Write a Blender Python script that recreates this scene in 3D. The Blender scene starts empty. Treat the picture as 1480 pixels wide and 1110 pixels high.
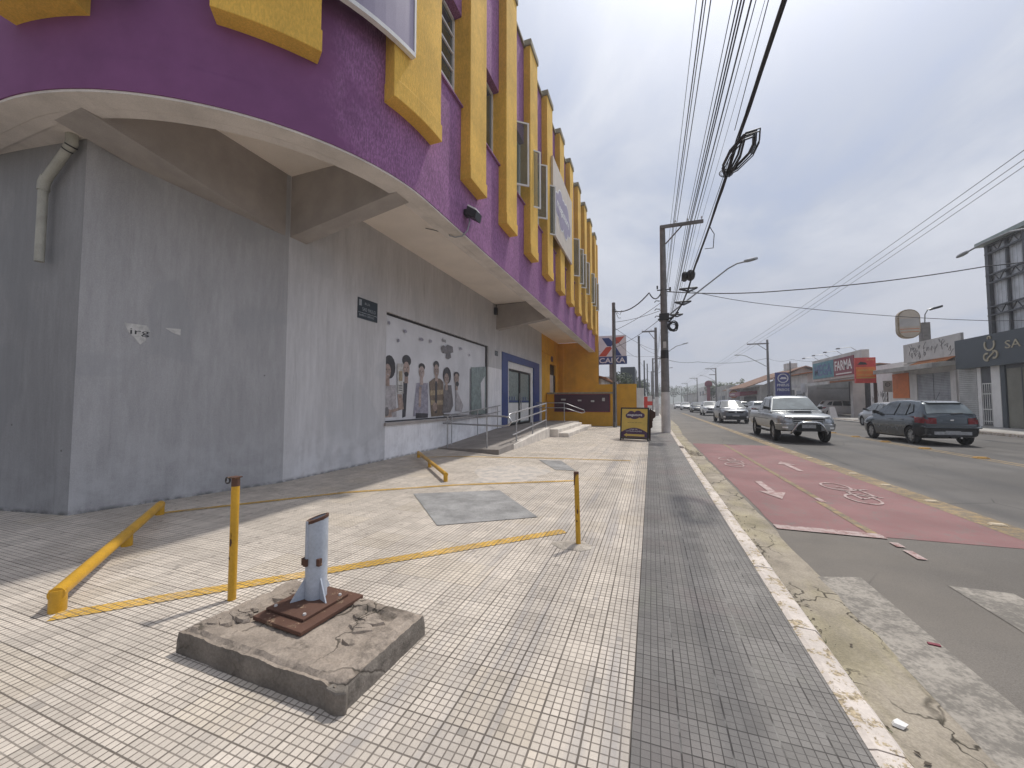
import bpy, bmesh, math, random
from mathutils import Vector, Matrix, noise as mnoise
random.seed(7)
PI = math.pi
C = bpy.context.scene.collection
rad = math.radians

# ------------------------------------------------------------------ helpers
MATRIX = {}

class MB:
    """collects shapes and links them as ONE mesh object"""
    def __init__(s):
        s.v = []; s.f = []; s.fm = []; s.mats = []; s.cur = 0
    def m(s, mat):
        if mat not in s.mats: s.mats.append(mat)
        s.cur = s.mats.index(mat); return s
    def add(s, verts, faces):
        o = len(s.v); s.v += [Vector(p) for p in verts]
        for f in faces:
            s.f.append([i + o for i in f]); s.fm.append(s.cur)
        return s
    def box(s, x0, y0, z0, x1, y1, z1):
        return s.hexa([(x0,y0,z0),(x1,y0,z0),(x1,y1,z0),(x0,y1,z0),(x0,y0,z1),(x1,y0,z1),(x1,y1,z1),(x0,y1,z1)])
    def hexa(s, p):
        return s.add(p, [(3,2,1,0),(4,5,6,7),(0,1,5,4),(1,2,6,5),(2,3,7,6),(3,0,4,7)])
    def poly(s, pts): return s.add(pts, [tuple(range(len(pts)))])
    def prism(s, pts, vec):
        n = len(pts); vec = Vector(vec); a = [Vector(p) for p in pts]
        return s.add(a + [p + vec for p in a], [tuple(range(n-1,-1,-1)), tuple(range(n,2*n))] + [(i,(i+1)%n,n+(i+1)%n,n+i) for i in range(n)])
    def tube(s, pts, r, n=8, caps=True):
        pts = [Vector(p) for p in pts]; k = len(pts)
        rs = r if isinstance(r, (list, tuple)) else [r]*k
        verts = []; ref = None
        for i, p in enumerate(pts):
            t = (pts[min(i+1,k-1)] - pts[max(i-1,0)]).normalized()
            if ref is None:
                ref = Vector((0,0,1)) if abs(t.z) < .9 else Vector((1,0,0))
            u = (ref - t*ref.dot(t)).normalized(); w = t.cross(u); ref = u
            for j in range(n):
                a = 2*PI*j/n; verts.append(p + (u*math.cos(a) + w*math.sin(a))*rs[i])
        faces = []
        for i in range(k-1):
            for j in range(n):
                faces.append((i*n+j, i*n+(j+1)%n, (i+1)*n+(j+1)%n, (i+1)*n+j))
        if caps: faces += [tuple(range(n-1,-1,-1)), tuple(range((k-1)*n, k*n))]
        return s.add(verts, faces)
    def cyl(s, p0, p1, r0, r1=None, n=16): return s.tube([p0,p1], [r0, r0 if r1 is None else r1], n)
    def grid(s, fn, nu, nv, flip=False):
        verts = [fn(i/nu, j/nv) for i in range(nu+1) for j in range(nv+1)]
        fs = []
        for i in range(nu):
            for j in range(nv):
                q = (i*(nv+1)+j, (i+1)*(nv+1)+j, (i+1)*(nv+1)+j+1, i*(nv+1)+j+1)
                fs.append(q[::-1] if flip else q)
        return s.add(verts, fs)
    def ell(s, c, u, v, ru, rv, n=18, vec=None):
        c = Vector(c); u = Vector(u); v = Vector(v)
        p = [c + u*ru*math.cos(2*PI*i/n) + v*rv*math.sin(2*PI*i/n) for i in range(n)]
        return s.prism(p, vec) if vec else s.poly(p)
    def ring(s, c, u, v, r, t, n=24, a0=0, a1=2*PI, vec=(0,0,.01)):
        c = Vector(c); u = Vector(u); v = Vector(v)
        for i in range(n):
            a = a0+(a1-a0)*i/n; b = a0+(a1-a0)*(i+1)/n
            q = [c+(u*math.cos(x)+v*math.sin(x))*y for x, y in ((a,r-t),(b,r-t),(b,r+t),(a,r+t))]
            s.prism(q, vec)
        return s
    def text(s, txt, org, u, v, size, depth=.01, width=None, bold=0.0):
        vs, fs = text_mesh(txt, bold)
        if not vs: return s
        xs = [p[0] for p in vs]; x0 = min(xs); w = max(xs) - x0
        sx = size if width is None else width / w
        u = Vector(u); v = Vector(v); o = Vector(org); nrm = u.cross(v).normalized()
        s.add([o + u*((p[0]-x0)*sx) + v*(p[1]*size) + nrm*(p[2]*depth) for p in vs], fs)
        return s
    def build(s, name, parent=None, smooth=False, bevel=0, auto=None, seg=2):
        me = bpy.data.meshes.new(name)
        vv = s.v
        root = parent
        while root is not None and root.parent is not None: root = root.parent
        if root is not None and root in MATRIX:
            inv = MATRIX[root].inverted(); vv = [inv @ p for p in vv]
        me.from_pydata([tuple(p) for p in vv], [], s.f)
        for mt in s.mats: me.materials.append(mt)
        me.polygons.foreach_set('material_index', s.fm)
        bm = bmesh.new(); bm.from_mesh(me)
        bmesh.ops.recalc_face_normals(bm, faces=bm.faces)
        bm.to_mesh(me); bm.free()
        if smooth: me.polygons.foreach_set('use_smooth', [True]*len(me.polygons))
        o = bpy.data.objects.new(name, me); C.objects.link(o)
        if parent is not None: o.parent = parent
        if bevel:
            b = o.modifiers.new('b', 'BEVEL'); b.width = bevel; b.segments = seg; b.limit_method = 'ANGLE'; b.angle_limit = rad(35)
        if smooth and auto is not None:
            mark_sharp(me, auto)
        return o

def mark_sharp(me, ang):
    bm = bmesh.new(); bm.from_mesh(me)
    for e in bm.edges:
        if len(e.link_faces) == 2 and e.calc_face_angle(0) > rad(ang): e.smooth = False
    bm.to_mesh(me); bm.free()

_T = {}
def text_mesh(txt, bold):
    k = (txt, bold)
    if k in _T: return _T[k]
    cu = bpy.data.curves.new('txt', 'FONT'); cu.body = txt; cu.extrude = .5; cu.resolution_u = 2; cu.offset = bold
    o = bpy.data.objects.new('txt', cu); C.objects.link(o)
    bpy.context.view_layer.update()
    me = bpy.data.meshes.new_from_object(o.evaluated_get(bpy.context.evaluated_depsgraph_get()))
    r = ([tuple(v.co) for v in me.vertices], [tuple(p.vertices) for p in me.polygons])
    bpy.data.objects.remove(o); bpy.data.curves.remove(cu); bpy.data.meshes.remove(me)
    _T[k] = r; return r

def tag(o, label=None, cat=None, group=None, kind=None):
    if label: o['label'] = label
    if cat: o['category'] = cat
    if group: o['group'] = group
    if kind: o['kind'] = kind
    return o
def thing(name, label, cat, loc=(0,0,0), rz=0, group=None):
    o = bpy.data.objects.new(name, None); C.objects.link(o); o.empty_display_size = .1
    o.location = loc; o.rotation_euler = (0,0,rz)
    MATRIX[o] = Matrix.Translation(loc) @ Matrix.Rotation(rz, 4, 'Z')
    return tag(o, label, cat, group)
def struct(o): o['kind'] = 'structure'; return o
def copy_tree(o, parent=None):
    c = o.copy(); C.objects.link(c)
    if parent: c.parent = parent
    for ch in list(o.children): copy_tree(ch, c)
    return c
def lerp(a, b, t): return a + (b-a)*t
def interp(tab, x):
    if x <= tab[0][0]: return tab[0][1]
    for (a, p), (b, q) in zip(tab, tab[1:]):
        if x <= b:
            t = (x-a)/(b-a); return p + (q-p)*t
    return tab[-1][1]

# ------------------------------------------------------------------ materials
class G:
    def __init__(s, name):
        s.mat = bpy.data.materials.new(name); s.mat.use_nodes = True
        s.t = s.mat.node_tree; s.t.nodes.clear()
        s.out = s.t.nodes.new('ShaderNodeOutputMaterial'); s.b = s.t.nodes.new('ShaderNodeBsdfPrincipled')
        s.t.links.new(s.b.outputs[0], s.out.inputs[0])
        s.co = s.t.nodes.new('ShaderNodeTexCoord').outputs['Object']
    def put(s, sock, v):
        if isinstance(v, bpy.types.NodeSocket): s.t.links.new(v, sock)
        elif v is not None:
            if isinstance(v, (tuple, list)) and len(v) == 3 and sock.type == 'RGBA': v = (*v, 1)
            sock.default_value = v
    def math(s, op, a, b=None, c=None, clamp=False):
        n = s.t.nodes.new('ShaderNodeMath'); n.operation = op; n.use_clamp = clamp
        for i, v in enumerate((a, b, c)): s.put(n.inputs[i], v)
        return n.outputs[0]
    def sep(s, v=None):
        n = s.t.nodes.new('ShaderNodeSeparateXYZ'); s.put(n.inputs[0], v or s.co); return n.outputs
    def comb(s, x=0, y=0, z=0):
        n = s.t.nodes.new('ShaderNodeCombineXYZ')
        for i, v in enumerate((x, y, z)): s.put(n.inputs[i], v)
        return n.outputs[0]
    def map(s, scale=(1,1,1), loc=(0,0,0), rot=(0,0,0), v=None):
        n = s.t.nodes.new('ShaderNodeMapping'); s.put(n.inputs[0], v or s.co)
        n.inputs['Scale'].default_value = scale; n.inputs['Location'].default_value = loc; n.inputs['Rotation'].default_value = rot
        return n.outputs[0]
    def noise(s, scale, detail=4, rough=.55, v=None, dist=0):
        n = s.t.nodes.new('ShaderNodeTexNoise'); s.put(n.inputs['Vector'], v or s.co)
        n.inputs['Scale'].default_value = scale; n.inputs['Detail'].default_value = detail
        n.inputs['Roughness'].default_value = rough; n.inputs['Distortion'].default_value = dist
        return n.outputs['Fac']
    def white(s, v):
        n = s.t.nodes.new('ShaderNodeTexWhiteNoise'); s.put(n.inputs['Vector'], v); return n.outputs['Value']
    def voro(s, scale, v=None, feature='DISTANCE_TO_EDGE'):
        n = s.t.nodes.new('ShaderNodeTexVoronoi'); n.feature = feature; s.put(n.inputs['Vector'], v or s.co)
        n.inputs['Scale'].default_value = scale; return n.outputs['Distance']
    def ramp(s, f, a, b, lo=0., hi=1.):
        n = s.t.nodes.new('ShaderNodeMapRange'); n.interpolation_type = 'SMOOTHSTEP'
        s.put(n.inputs[0], f); n.inputs[1].default_value = a; n.inputs[2].default_value = b
        n.inputs[3].default_value = lo; n.inputs[4].default_value = hi
        return n.outputs[0]
    def mix(s, f, a, b, blend='MIX'):
        n = s.t.nodes.new('ShaderNodeMix'); n.data_type = 'RGBA'; n.blend_type = blend
        s.put(n.inputs[0], f); s.put(n.inputs[6], a); s.put(n.inputs[7], b); return n.outputs[2]
    def mul(s, c, f):  # multiply colour by a scalar field
        n = s.t.nodes.new('ShaderNodeMix'); n.data_type = 'RGBA'; n.blend_type = 'MULTIPLY'; n.inputs[0].default_value = 1
        s.put(n.inputs[6], c)
        k = s.t.nodes.new('ShaderNodeCombineColor')
        for i in range(3): s.put(k.inputs[i], f)
        s.put(n.inputs[7], k.outputs[0]); return n.outputs[2]
    def bump(s, h, strength=.3, dist=.01, prev=None):
        n = s.t.nodes.new('ShaderNodeBump'); s.put(n.inputs['Height'], h)
        n.inputs['Strength'].default_value = strength; n.inputs['Distance'].default_value = dist
        if prev: s.put(n.inputs['Normal'], prev)
        return n.outputs[0]
    def done(s, col, rough=.7, metal=0., normal=None, spec=None, emit=None, coat=0):
        s.put(s.b.inputs['Base Color'], col); s.put(s.b.inputs['Roughness'], rough); s.put(s.b.inputs['Metallic'], metal)
        if normal: s.put(s.b.inputs['Normal'], normal)
        if spec is not None: s.b.inputs['Specular IOR Level'].default_value = spec
        if coat: s.b.inputs['Coat Weight'].default_value = coat; s.b.inputs['Coat Roughness'].default_value = .04
        return s.mat

def M(name, col, rough=.7, var=.12, vs=2.5, bump=0., bs=60, bd=.004, metal=0., spec=None, grime=0., coat=0, fine=.06, fs=90):
    g = G(name)
    n = g.noise(vs, 5, .6); f = g.ramp(n, .3, .7, 1-var, 1+var)
    n2 = g.noise(fs, 2, .5); f = g.math('MULTIPLY', f, g.ramp(n2, .3, .7, 1-fine, 1+fine))
    c = g.mul(col, f)
    if grime:
        gm = g.noise(1.3, 6, .65, v=g.map((1,1,.35)))
        c = g.mix(g.math('MULTIPLY', g.ramp(gm, .48, .72), grime), c, (.07,.065,.06))
    nr = g.bump(g.noise(bs, 4, .6), bump, bd) if bump else None
    return g.done(c, rough, metal, nr, spec, coat=coat)

def stucco(name, col, streak=.2, bs=.75, smooth=None):
    g = G(name)
    big = g.noise(1.1, 5, .6); fl = g.noise(46, 4, .7, v=g.map((1,1,.3)))
    f = g.math('MULTIPLY', g.ramp(big, .3, .7, .86, 1.12), g.ramp(fl, .35, .68, 1-streak, 1+streak*.8))
    c = g.mul(col, f)
    dust = g.ramp(g.noise(60, 3, .7, v=g.map((1,1,.3))), .58, .78)
    c = g.mix(g.math('MULTIPLY', dust, .35 if bs > .5 else .1), c, tuple(min(1, x*1.5+.06) for x in col))
    st = g.ramp(g.noise(5, 5, .65, v=g.map((1,1,.08))), .55, .75)
    c = g.mix(g.math('MULTIPLY', st, .22), c, tuple(x*.45 for x in col))
    if smooth:      # smooth coat on the curve, shade put into its darker plum, ending raggedly where the rough coat of the avenue front begins
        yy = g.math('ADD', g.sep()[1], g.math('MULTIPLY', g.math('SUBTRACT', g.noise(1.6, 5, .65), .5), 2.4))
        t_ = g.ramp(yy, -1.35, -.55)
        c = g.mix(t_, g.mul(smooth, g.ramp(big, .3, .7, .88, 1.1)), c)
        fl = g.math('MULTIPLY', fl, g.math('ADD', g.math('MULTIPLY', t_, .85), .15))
    nr = g.bump(fl, bs, .009)
    return g.done(c, .82, 0, nr, .25)

def tile(name, col, joint, sq=.04, big=.2, jw=.0022, bw=.0034, paint=None, dark=False):
    g = G(name); x, y, z = g.sep()
    wob = g.math('MULTIPLY', g.math('SUBTRACT', g.noise(1.3, 3), .5), .006)
    xw = g.math('ADD', g.math('ADD', x, .105), wob); yw = g.math('ADD', y, g.math('MULTIPLY', wob, 1.0))
    def dist(a, p): return g.math('PINGPONG', a, p/2)
    dx, dy, bx, by = dist(xw, sq), dist(yw, sq), dist(xw, big), dist(yw, big)
    if dark:
        jx = g.ramp(dx, jw*.5, jw*1.3, 1, 0); jy = g.ramp(dy, jw*.4, jw*1.1, .85, 0)
    else:
        jx = g.ramp(dx, jw*.6, jw*1.35, 1, 0); jy = g.ramp(dy, jw*.6, jw*1.35, .85, 0)
    b = g.math('MAXIMUM', g.ramp(bx, bw*.6, bw*1.4, 1, 0), g.ramp(by, bw*.5, bw*1.2, .95, 0))
    j = g.math('MAXIMUM', g.math('MAXIMUM', jx, jy), b)
    fade = g.ramp(g.noise(3.1, 4, .6), .3, .62, .7, 1)
    j = g.math('MULTIPLY', j, fade)
    cell = g.comb(g.math('FLOOR', g.math('DIVIDE', xw, sq)), g.math('FLOOR', g.math('DIVIDE', yw, sq)), 0)
    bcell = g.comb(g.math('FLOOR', g.math('DIVIDE', xw, big)), g.math('FLOOR', g.math('DIVIDE', yw, big)), 3)
    f = g.math('MULTIPLY', g.ramp(g.white(cell), 0, 1, .93, 1.05), g.ramp(g.white(bcell), 0, 1, .9, 1.07))
    f = g.math('MULTIPLY', f, g.ramp(g.noise(.8, 6, .65), .32, .68, .84, 1.1))
    f = g.math('MULTIPLY', f, g.ramp(g.noise(140, 3, .6), .3, .7, .93, 1.06))
    c = g.mul(col, f)
    if not dark:
        mis = g.math('MULTIPLY', g.ramp(g.white(g.comb(g.math('FLOOR', g.math('DIVIDE', xw, sq)), g.math('FLOOR', g.math('DIVIDE', yw, sq)), 5)), .988, .994), .6)
        c = g.mix(mis, c, (.26,.235,.21))
        oil = g.ramp(g.noise(.55, 5, .6, v=g.map(loc=(4,2,0))), .62, .72)
        c = g.mix(g.math('MULTIPLY', oil, .3), c, (.30,.28,.26))
        st = g.math('MULTIPLY', g.ramp(g.noise(5.5, 6, .7), .58, .75), .5)
        c = g.mix(st, c, tuple(q*.62 for q in col))
        tan = g.math('MULTIPLY', g.ramp(g.white(g.comb(g.math('FLOOR', g.math('DIVIDE', xw, .4)), g.math('FLOOR', g.math('DIVIDE', yw, .4)), 8)), .88, .91), .13)
        c = g.mix(tan, c, (.55, .44, .27))
        # long grey bands towards the kerb strip: dirt and painted wire shadows
        bd = g.ramp(g.noise(2.3, 5, .6, v=g.map((2.2,.16,1))), .5, .66)
        near = g.math('MULTIPLY', g.ramp(x, -2.6, -.5), .5)
        c = g.mix(g.math('MULTIPLY', bd, near), c, (.30,.29,.30))
        sp = g.ramp(g.voro(2.1, feature='F1'), .012, .03, .8, 0)
        c = g.mix(sp, c, (.12,.10,.09))
    else:
        red = g.math('MULTIPLY', g.ramp(g.noise(.9, 4), .5, .7), .35)
        c = g.mix(red, c, (.24,.175,.17))
        grn = g.math('MULTIPLY', g.ramp(g.noise(1.7, 4, v=g.map(loc=(7,3,0))), .54, .72), .35)
        c = g.mix(grn, c, (.20,.205,.16))
        lt = g.math('MULTIPLY', g.ramp(g.noise(7, 5, .7), .55, .75), .25)
        c = g.mix(lt, c, (.33,.32,.305))
        sp = g.ramp(g.voro(3.3, feature='F1'), .01, .02, .8, 0)
        c = g.mix(sp, c, (.6,.58,.55))
    if paint:
        wear = g.math('MULTIPLY', g.ramp(g.noise(18, 6, .75), .26, .5), g.ramp(g.noise(2.2, 3), .25, .5, .6, 1))
        c = g.mix(wear, c, g.mul(paint, f))
    c = g.mix(j, c, joint)
    c = g.mix(g.math('MULTIPLY', b, .45), c, tuple(q*.6 for q in joint))
    if dark:
        ly = g.math('MULTIPLY', g.ramp(bx, .002, .006, 1, 0), g.ramp(g.noise(5, 4), .45, .6, 0, .7))
        c = g.mix(ly, c, (.30,.29,.27))
    h = g.math('ADD', g.math('MULTIPLY', j, -1), g.math('MULTIPLY', g.noise(60, 4, .6), .35))
    return g.done(c, .72 if not dark else .6, 0, g.bump(h, .5, .004), .3)

def asphalt(name, base=(.14,.128,.115)):
    g = G(name); x, y, z = g.sep()
    f = g.math('MULTIPLY', g.ramp(g.noise(.35, 6, .6), .3, .7, .78, 1.2), g.ramp(g.noise(120, 4, .75), .25, .75, .6, 1.42))
    c = g.mul(base, f)
    # two polished wheel tracks per lane
    lane = g.ramp(x, 4.3, 4.7)
    c = g.mix(g.math('MULTIPLY', lane, .55), c, g.mul((.095,.092,.09), f))
    wt_ = g.ramp(g.math('PINGPONG', g.math('ADD', x, -.35), .85), .5, .8)
    c = g.mix(g.math('MULTIPLY', g.math('MULTIPLY', wt_, lane), .35), c, (.065,.064,.066))
    tr = g.ramp(g.noise(.9, 5, .6, v=g.map((1.5,.05,1))), .5, .7)
    c = g.mix(g.math('MULTIPLY', tr, .4), c, (.095,.092,.09))
    dust = g.math('MULTIPLY', g.ramp(x, 4.2, 1.4), .55)
    c = g.mix(g.math('MULTIPLY', dust, g.ramp(g.noise(1.2, 5), .3, .7, .4, 1)), c, (.215,.19,.16))
    cr = g.ramp(g.voro(.7, v=g.map((1,.5,1), v=None)), .0, .007, .8, 0)
    c = g.mix(g.math('MULTIPLY', cr, g.ramp(g.noise(.3, 2), .46, .54)), c, (.045,.042,.04))
    sp = g.ramp(g.voro(1.6, feature='F1'), .02, .045, .5, 0)
    c = g.mix(sp, c, (.30,.28,.25))
    return g.done(c, .78, 0, g.bump(g.noise(220, 3, .6), .35, .004), .3)

def paintmat(name, col, under, cover=.5, s=6, rough=.7):
    g = G(name)
    w = g.ramp(g.math('ADD', g.math('MULTIPLY', g.noise(s, 6, .75), .7), g.math('MULTIPLY', g.noise(s*8, 4, .7), .3)), cover-.1, cover+.08)
    f = g.math('MULTIPLY', g.ramp(g.noise(1., 5, .6), .3, .7, .85, 1.12), g.ramp(g.noise(160, 3, .7), .25, .75, .88, 1.1))
    c = g.mix(w, g.mul(col, f), g.mul(under, f))
    return g.done(c, rough, 0, g.bump(g.noise(150, 3, .6), .3, .004), .3)

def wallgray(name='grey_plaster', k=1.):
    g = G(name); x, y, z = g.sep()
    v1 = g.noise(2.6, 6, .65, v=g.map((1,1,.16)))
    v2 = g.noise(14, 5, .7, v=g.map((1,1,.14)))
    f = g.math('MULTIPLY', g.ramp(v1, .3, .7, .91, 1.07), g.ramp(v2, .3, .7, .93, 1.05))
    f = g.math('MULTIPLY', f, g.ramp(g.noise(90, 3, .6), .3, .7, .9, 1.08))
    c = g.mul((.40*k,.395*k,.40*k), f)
    pat = g.ramp(g.noise(.75, 2, .4, dist=.6), .55, .6)       # patches of a second coat of paint
    c = g.mix(g.math('MULTIPLY', pat, .4), c, (.32*k,.325*k,.335*k))
    low = g.math('MULTIPLY', g.ramp(z, 1.3, .05), g.ramp(g.noise(2.5, 5, .65), .35, .65))
    c = g.mix(g.math('MULTIPLY', low, .55), c, (.54*k,.54*k,.55*k))
    base = g.math('MULTIPLY', g.ramp(z, .07, .0), g.ramp(g.noise(9, 4), .3, .6))
    c = g.mix(g.math('MULTIPLY', base, .7), c, (.06,.06,.055))
    st = g.ramp(g.noise(7, 5, .7, v=g.map((1,1,.05))), .58, .74)
    c = g.mix(g.math('MULTIPLY', st, .3), c, (.17,.165,.16))
    sp = g.ramp(g.voro(1.9, feature='F1'), .018, .035, .75, 0)
    c = g.mix(sp, c, (.08,.078,.075))
    nr = g.bump(g.noise(26, 5, .7, v=g.map((1,1,.3))), .35, .01)
    return g.done(c, .8, 0, nr, .3)

def concrete(name, col, crack=0., moss=0., vs=2., dirt=.3):
    g = G(name)
    f = g.math('MULTIPLY', g.ramp(g.noise(vs, 6, .65), .28, .72, .72, 1.22), g.ramp(g.noise(70, 4, .7), .3, .7, .84, 1.14))
    c = g.mul(col, f)
    dk = g.ramp(g.noise(4, 7, .7, v=g.map(loc=(3,9,1))), .52, .7)
    c = g.mix(g.math('MULTIPLY', dk, dirt), c, tuple(q*.32 for q in col))
    if moss:
        ms = g.ramp(g.noise(1.1, 5, .6, v=g.map((1.6,.6,1), loc=(2,5,0))), .42, .6)
        c = g.mix(g.math('MULTIPLY', ms, moss), c, g.mul((.36,.32,.17), f))
    h = g.noise(45, 5, .7)
    if crack:
        d = g.t.nodes.new('ShaderNodeVectorMath'); d.operation = 'ADD'
        g.put(d.inputs[0], g.map((1,.55,1)))
        w = g.noise(3, 4); g.put(d.inputs[1], g.comb(g.math('MULTIPLY', w, .5), g.math('MULTIPLY', w, .35), 0))
        cr = g.ramp(g.voro(2.4, v=d.outputs[0]), 0, .022, 1, 0)
        cr = g.math('MULTIPLY', cr, g.ramp(g.noise(1.4, 3, v=g.map(loc=(1,1,4))), .42, .56))
        c = g.mix(g.math('MULTIPLY', cr, crack), c, (.035,.03,.022))
        h = g.math('SUBTRACT', h, g.math('MULTIPLY', cr, .8))
    return g.done(c, .85, 0, g.bump(h, .6, .012), .2)

def chipped(name, col, under, amount=.62, s=9, rough=.45):
    g = G(name)
    n = g.math('ADD', g.math('MULTIPLY', g.noise(s, 6, .7), .75), g.math('MULTIPLY', g.noise(s*9, 3, .6), .25))
    w = g.ramp(n, amount, amount+.035)
    f = g.ramp(g.noise(3, 4), .3, .7, .84, 1.1)
    f2 = g.math('MULTIPLY', f, g.ramp(g.noise(60, 3), .3, .7, .93, 1.05))
    c = g.mix(w, g.mul(col, f2), g.mul(under, g.ramp(g.noise(50, 4), .3, .7, .5, 1.4)))
    return g.done(c, g.ramp(w, 0, 1, rough, .9), 0, g.bump(n, .4, .006), .4)

def glass(name, col=(.02,.025,.03), rough=.06, spec=.6):
    g = G(name)
    c = g.mul(col, g.ramp(g.noise(1.5, 3), .3, .7, .7, 1.3))
    return g.done(c, rough, 0, None, spec)

def carpaint(name, col, metal=.35, rough=.32):
    g = G(name)
    f = g.math('MULTIPLY', g.ramp(g.noise(2.2, 4), .3, .7, .93, 1.06), g.ramp(g.noise(400, 1), .3, .7, .93, 1.07))
    z = g.sep()[2]
    dirt = g.math('MULTIPLY', g.ramp(z, .75, .15), g.ramp(g.noise(5, 5, .7), .3, .7, .1, .55))
    c = g.mix(dirt, g.mul(col, f), (.16,.145,.125))
    return g.done(c, g.ramp(dirt, 0, .5, rough, .7), metal, None, .5, coat=.6)

def ribbed(name, col, axis=2, per=.09, strength=.8, rough=.5, metal=.2, grime=.35):
    g = G(name); a = g.sep()[axis]
    w = g.math('PINGPONG', a, per/2); w = g.math('DIVIDE', w, per/2)
    ln = g.ramp(w, .0, .16, .6, 0)
    c = g.mul(col, g.ramp(g.noise(1.4, 5, .6), .3, .7, .82, 1.12))
    gm = g.ramp(g.noise(2, 6, .65, v=g.map((1,1,.25))), .5, .74)
    c = g.mix(g.math('MULTIPLY', gm, grime), c, (.08,.075,.07))
    c = g.mix(ln, c, (.03,.03,.03))
    return g.done(c, rough, metal, g.bump(w, strength, .02), .3)

def rooftile(name, col=(.34,.16,.09)):
    g = G(name); x, y, z = g.sep()
    w = g.math('PINGPONG', y, .12); w = g.math('DIVIDE', w, .12)
    c = g.mul(col, g.math('MULTIPLY', g.ramp(g.noise(.8, 6, .6), .3, .7, .65, 1.25), g.ramp(w, 0, .6, .6, 1)))
    return g.done(c, .85, 0, g.bump(w, .8, .05), .2)

def leafmat(name, col):
    g = G(name)
    c = g.mul(col, g.math('MULTIPLY', g.ramp(g.noise(.9, 4), .3, .7, .6, 1.4), g.ramp(g.noise(9, 2), .3, .7, .7, 1.3)))
    return g.done(c, .6, 0, None, .3)

mt = {}
mt['tile'] = tile('white_pavers', (.585,.52,.45), (.14,.118,.098), jw=.0031, bw=.0044)
mt['tile_yellow'] = tile('white_pavers_painted_yellow', (.585,.52,.45), (.14,.118,.098), jw=.0031, bw=.0044, paint=(.60,.36,.06))
mt['tile_dark'] = tile('dark_pavers', (.205,.193,.18), (.058,.052,.048), dark=True)
mt['asphalt'] = asphalt('asphalt')
mt['ground'] = M('dusty_earth', (.20,.185,.155), .9, .25, .05, fs=4)
mt['far_paving'] = concrete('pale_concrete_pavement', (.40,.385,.36), .3, 0, .8, .2)
mt['patch'] = concrete('smooth_grey_mortar', (.29,.285,.28), 0, 0, 2.6, .3)
mt['gutter'] = concrete('cracked_gutter_concrete', (.33,.29,.235), .9, .34, 1.6, .5)
mt['kerb'] = chipped('peeling_kerb_paint', (.58,.52,.47), (.38,.31,.21), .52, 9, .85)
mt['red'] = paintmat('worn_red_cycle_paint', (.245,.125,.122), (.185,.14,.13), .585, 4)
mt['yline'] = paintmat('worn_yellow_road_paint', (.33,.235,.115), (.17,.14,.105), .5, 7)
mt['wline'] = paintmat('worn_white_road_paint', (.50,.47,.43), (.20,.175,.155), .56, 8)
mt['wfaint'] = paintmat('faded_white_road_paint', (.33,.30,.26), (.17,.155,.135), .5, 5)
mt['pinkline'] = paintmat('white_paint_on_red', (.45,.36,.34), (.24,.11,.10), .55, 9)
mt['gray'] = wallgray('grey_plaster', 1.3); mt['gray2'] = wallgray('darker_grey_plaster', .92); mt['gray3'] = wallgray('shade_toned_grey_plaster', .68); mt['gray4'] = wallgray('whitish_plaster', 1.9)  # chamfer and left walls darker: part own paint, part shade put into the colour
mt['beam'] = M('bare_grey_concrete', (.36,.325,.30), .85, .12, 1.6, .3, 50, .006)
mt['edge'] = M('pale_grey_soffit_band', (.62,.565,.515), .8, .12, 1.4, .35, 40, .006, grime=.2)
mt['soffit'] = M('cream_soffit', (.84,.76,.675), .75, .06, .8, .1, 30, .004)
mt['purple'] = stucco('purple_stucco', (.295,.135,.275), .34)
mt['purple2'] = stucco('shade_toned_plaster_over_curve', (.295,.135,.275), .34, .75, (.205,.08,.19))
mt['yellow'] = stucco('yellow_stucco', (.72,.44,.085), .12)
mt['ywall'] = M('yellow_wall_paint', (.66,.35,.03), .75, .1, 1.2, .2, 60, .004, grime=.1)
mt['copeb'] = M('weathered_parapet_cap', (.27,.24,.17), .85, .25, 4, .3, 60, .006)
mt['wglass'] = glass('window_glass', (.05,.06,.055), .05)
def clear(name, col, a):
    m_ = glass(name, col, .08, .5); t = m_.node_tree; o = [n for n in t.nodes if n.type == 'OUTPUT_MATERIAL'][0]; b_ = [n for n in t.nodes if n.type == 'BSDF_PRINCIPLED'][0]
    mx = t.nodes.new('ShaderNodeMixShader'); tr = t.nodes.new('ShaderNodeBsdfTransparent'); tr.inputs[0].default_value = (.86,.88,.84,1); mx.inputs[0].default_value = a
    t.links.new(tr.outputs[0], mx.inputs[1]); t.links.new(b_.outputs[0], mx.inputs[2]); t.links.new(mx.outputs[0], o.inputs[0]); return m_
mt['sash_glass'] = clear('greenish_sash_glass', (.12,.13,.11), .34)
mt['wframe'] = M('white_window_frame', (.68,.67,.65), .5, .08)
mt['blue'] = M('blue_painted_frame', (.03,.06,.20), .45, .12)
mt['steel'] = M('galvanised_steel_rail', (.42,.42,.43), .35, .12, 8, metal=.75)
mt['ramp'] = M('ramp_screed', (.26,.235,.215), .85, .15, 2, .3, 50, .005)
mt['stone'] = M('pale_step_stone', (.62,.57,.51), .75, .15, 3, .2, 60, .004)
mt['board'] = M('dark_maroon_board', (.06,.018,.035), .45, .2, 1)
mt['ypipe'] = chipped('chipped_yellow_pipe', (.56,.31,.025), (.10,.045,.02), .635, 10, .4)
mt['rust'] = chipped('rusty_plate', (.105,.052,.035), (.26,.18,.12), .57, 9, .8)
mt['bluegrey'] = chipped('weathered_pale_blue_paint', (.43,.47,.53), (.12,.055,.03), .66, 8, .45)
mt['base'] = concrete('broken_concrete', (.31,.26,.215), .8, 0, 5.5, .85)
mt['base_side'] = concrete('shade_toned_cast_concrete', (.19,.168,.145), .3, 0, 4, .6)  # slab sides darker than the top, their shade put into the colour
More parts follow.
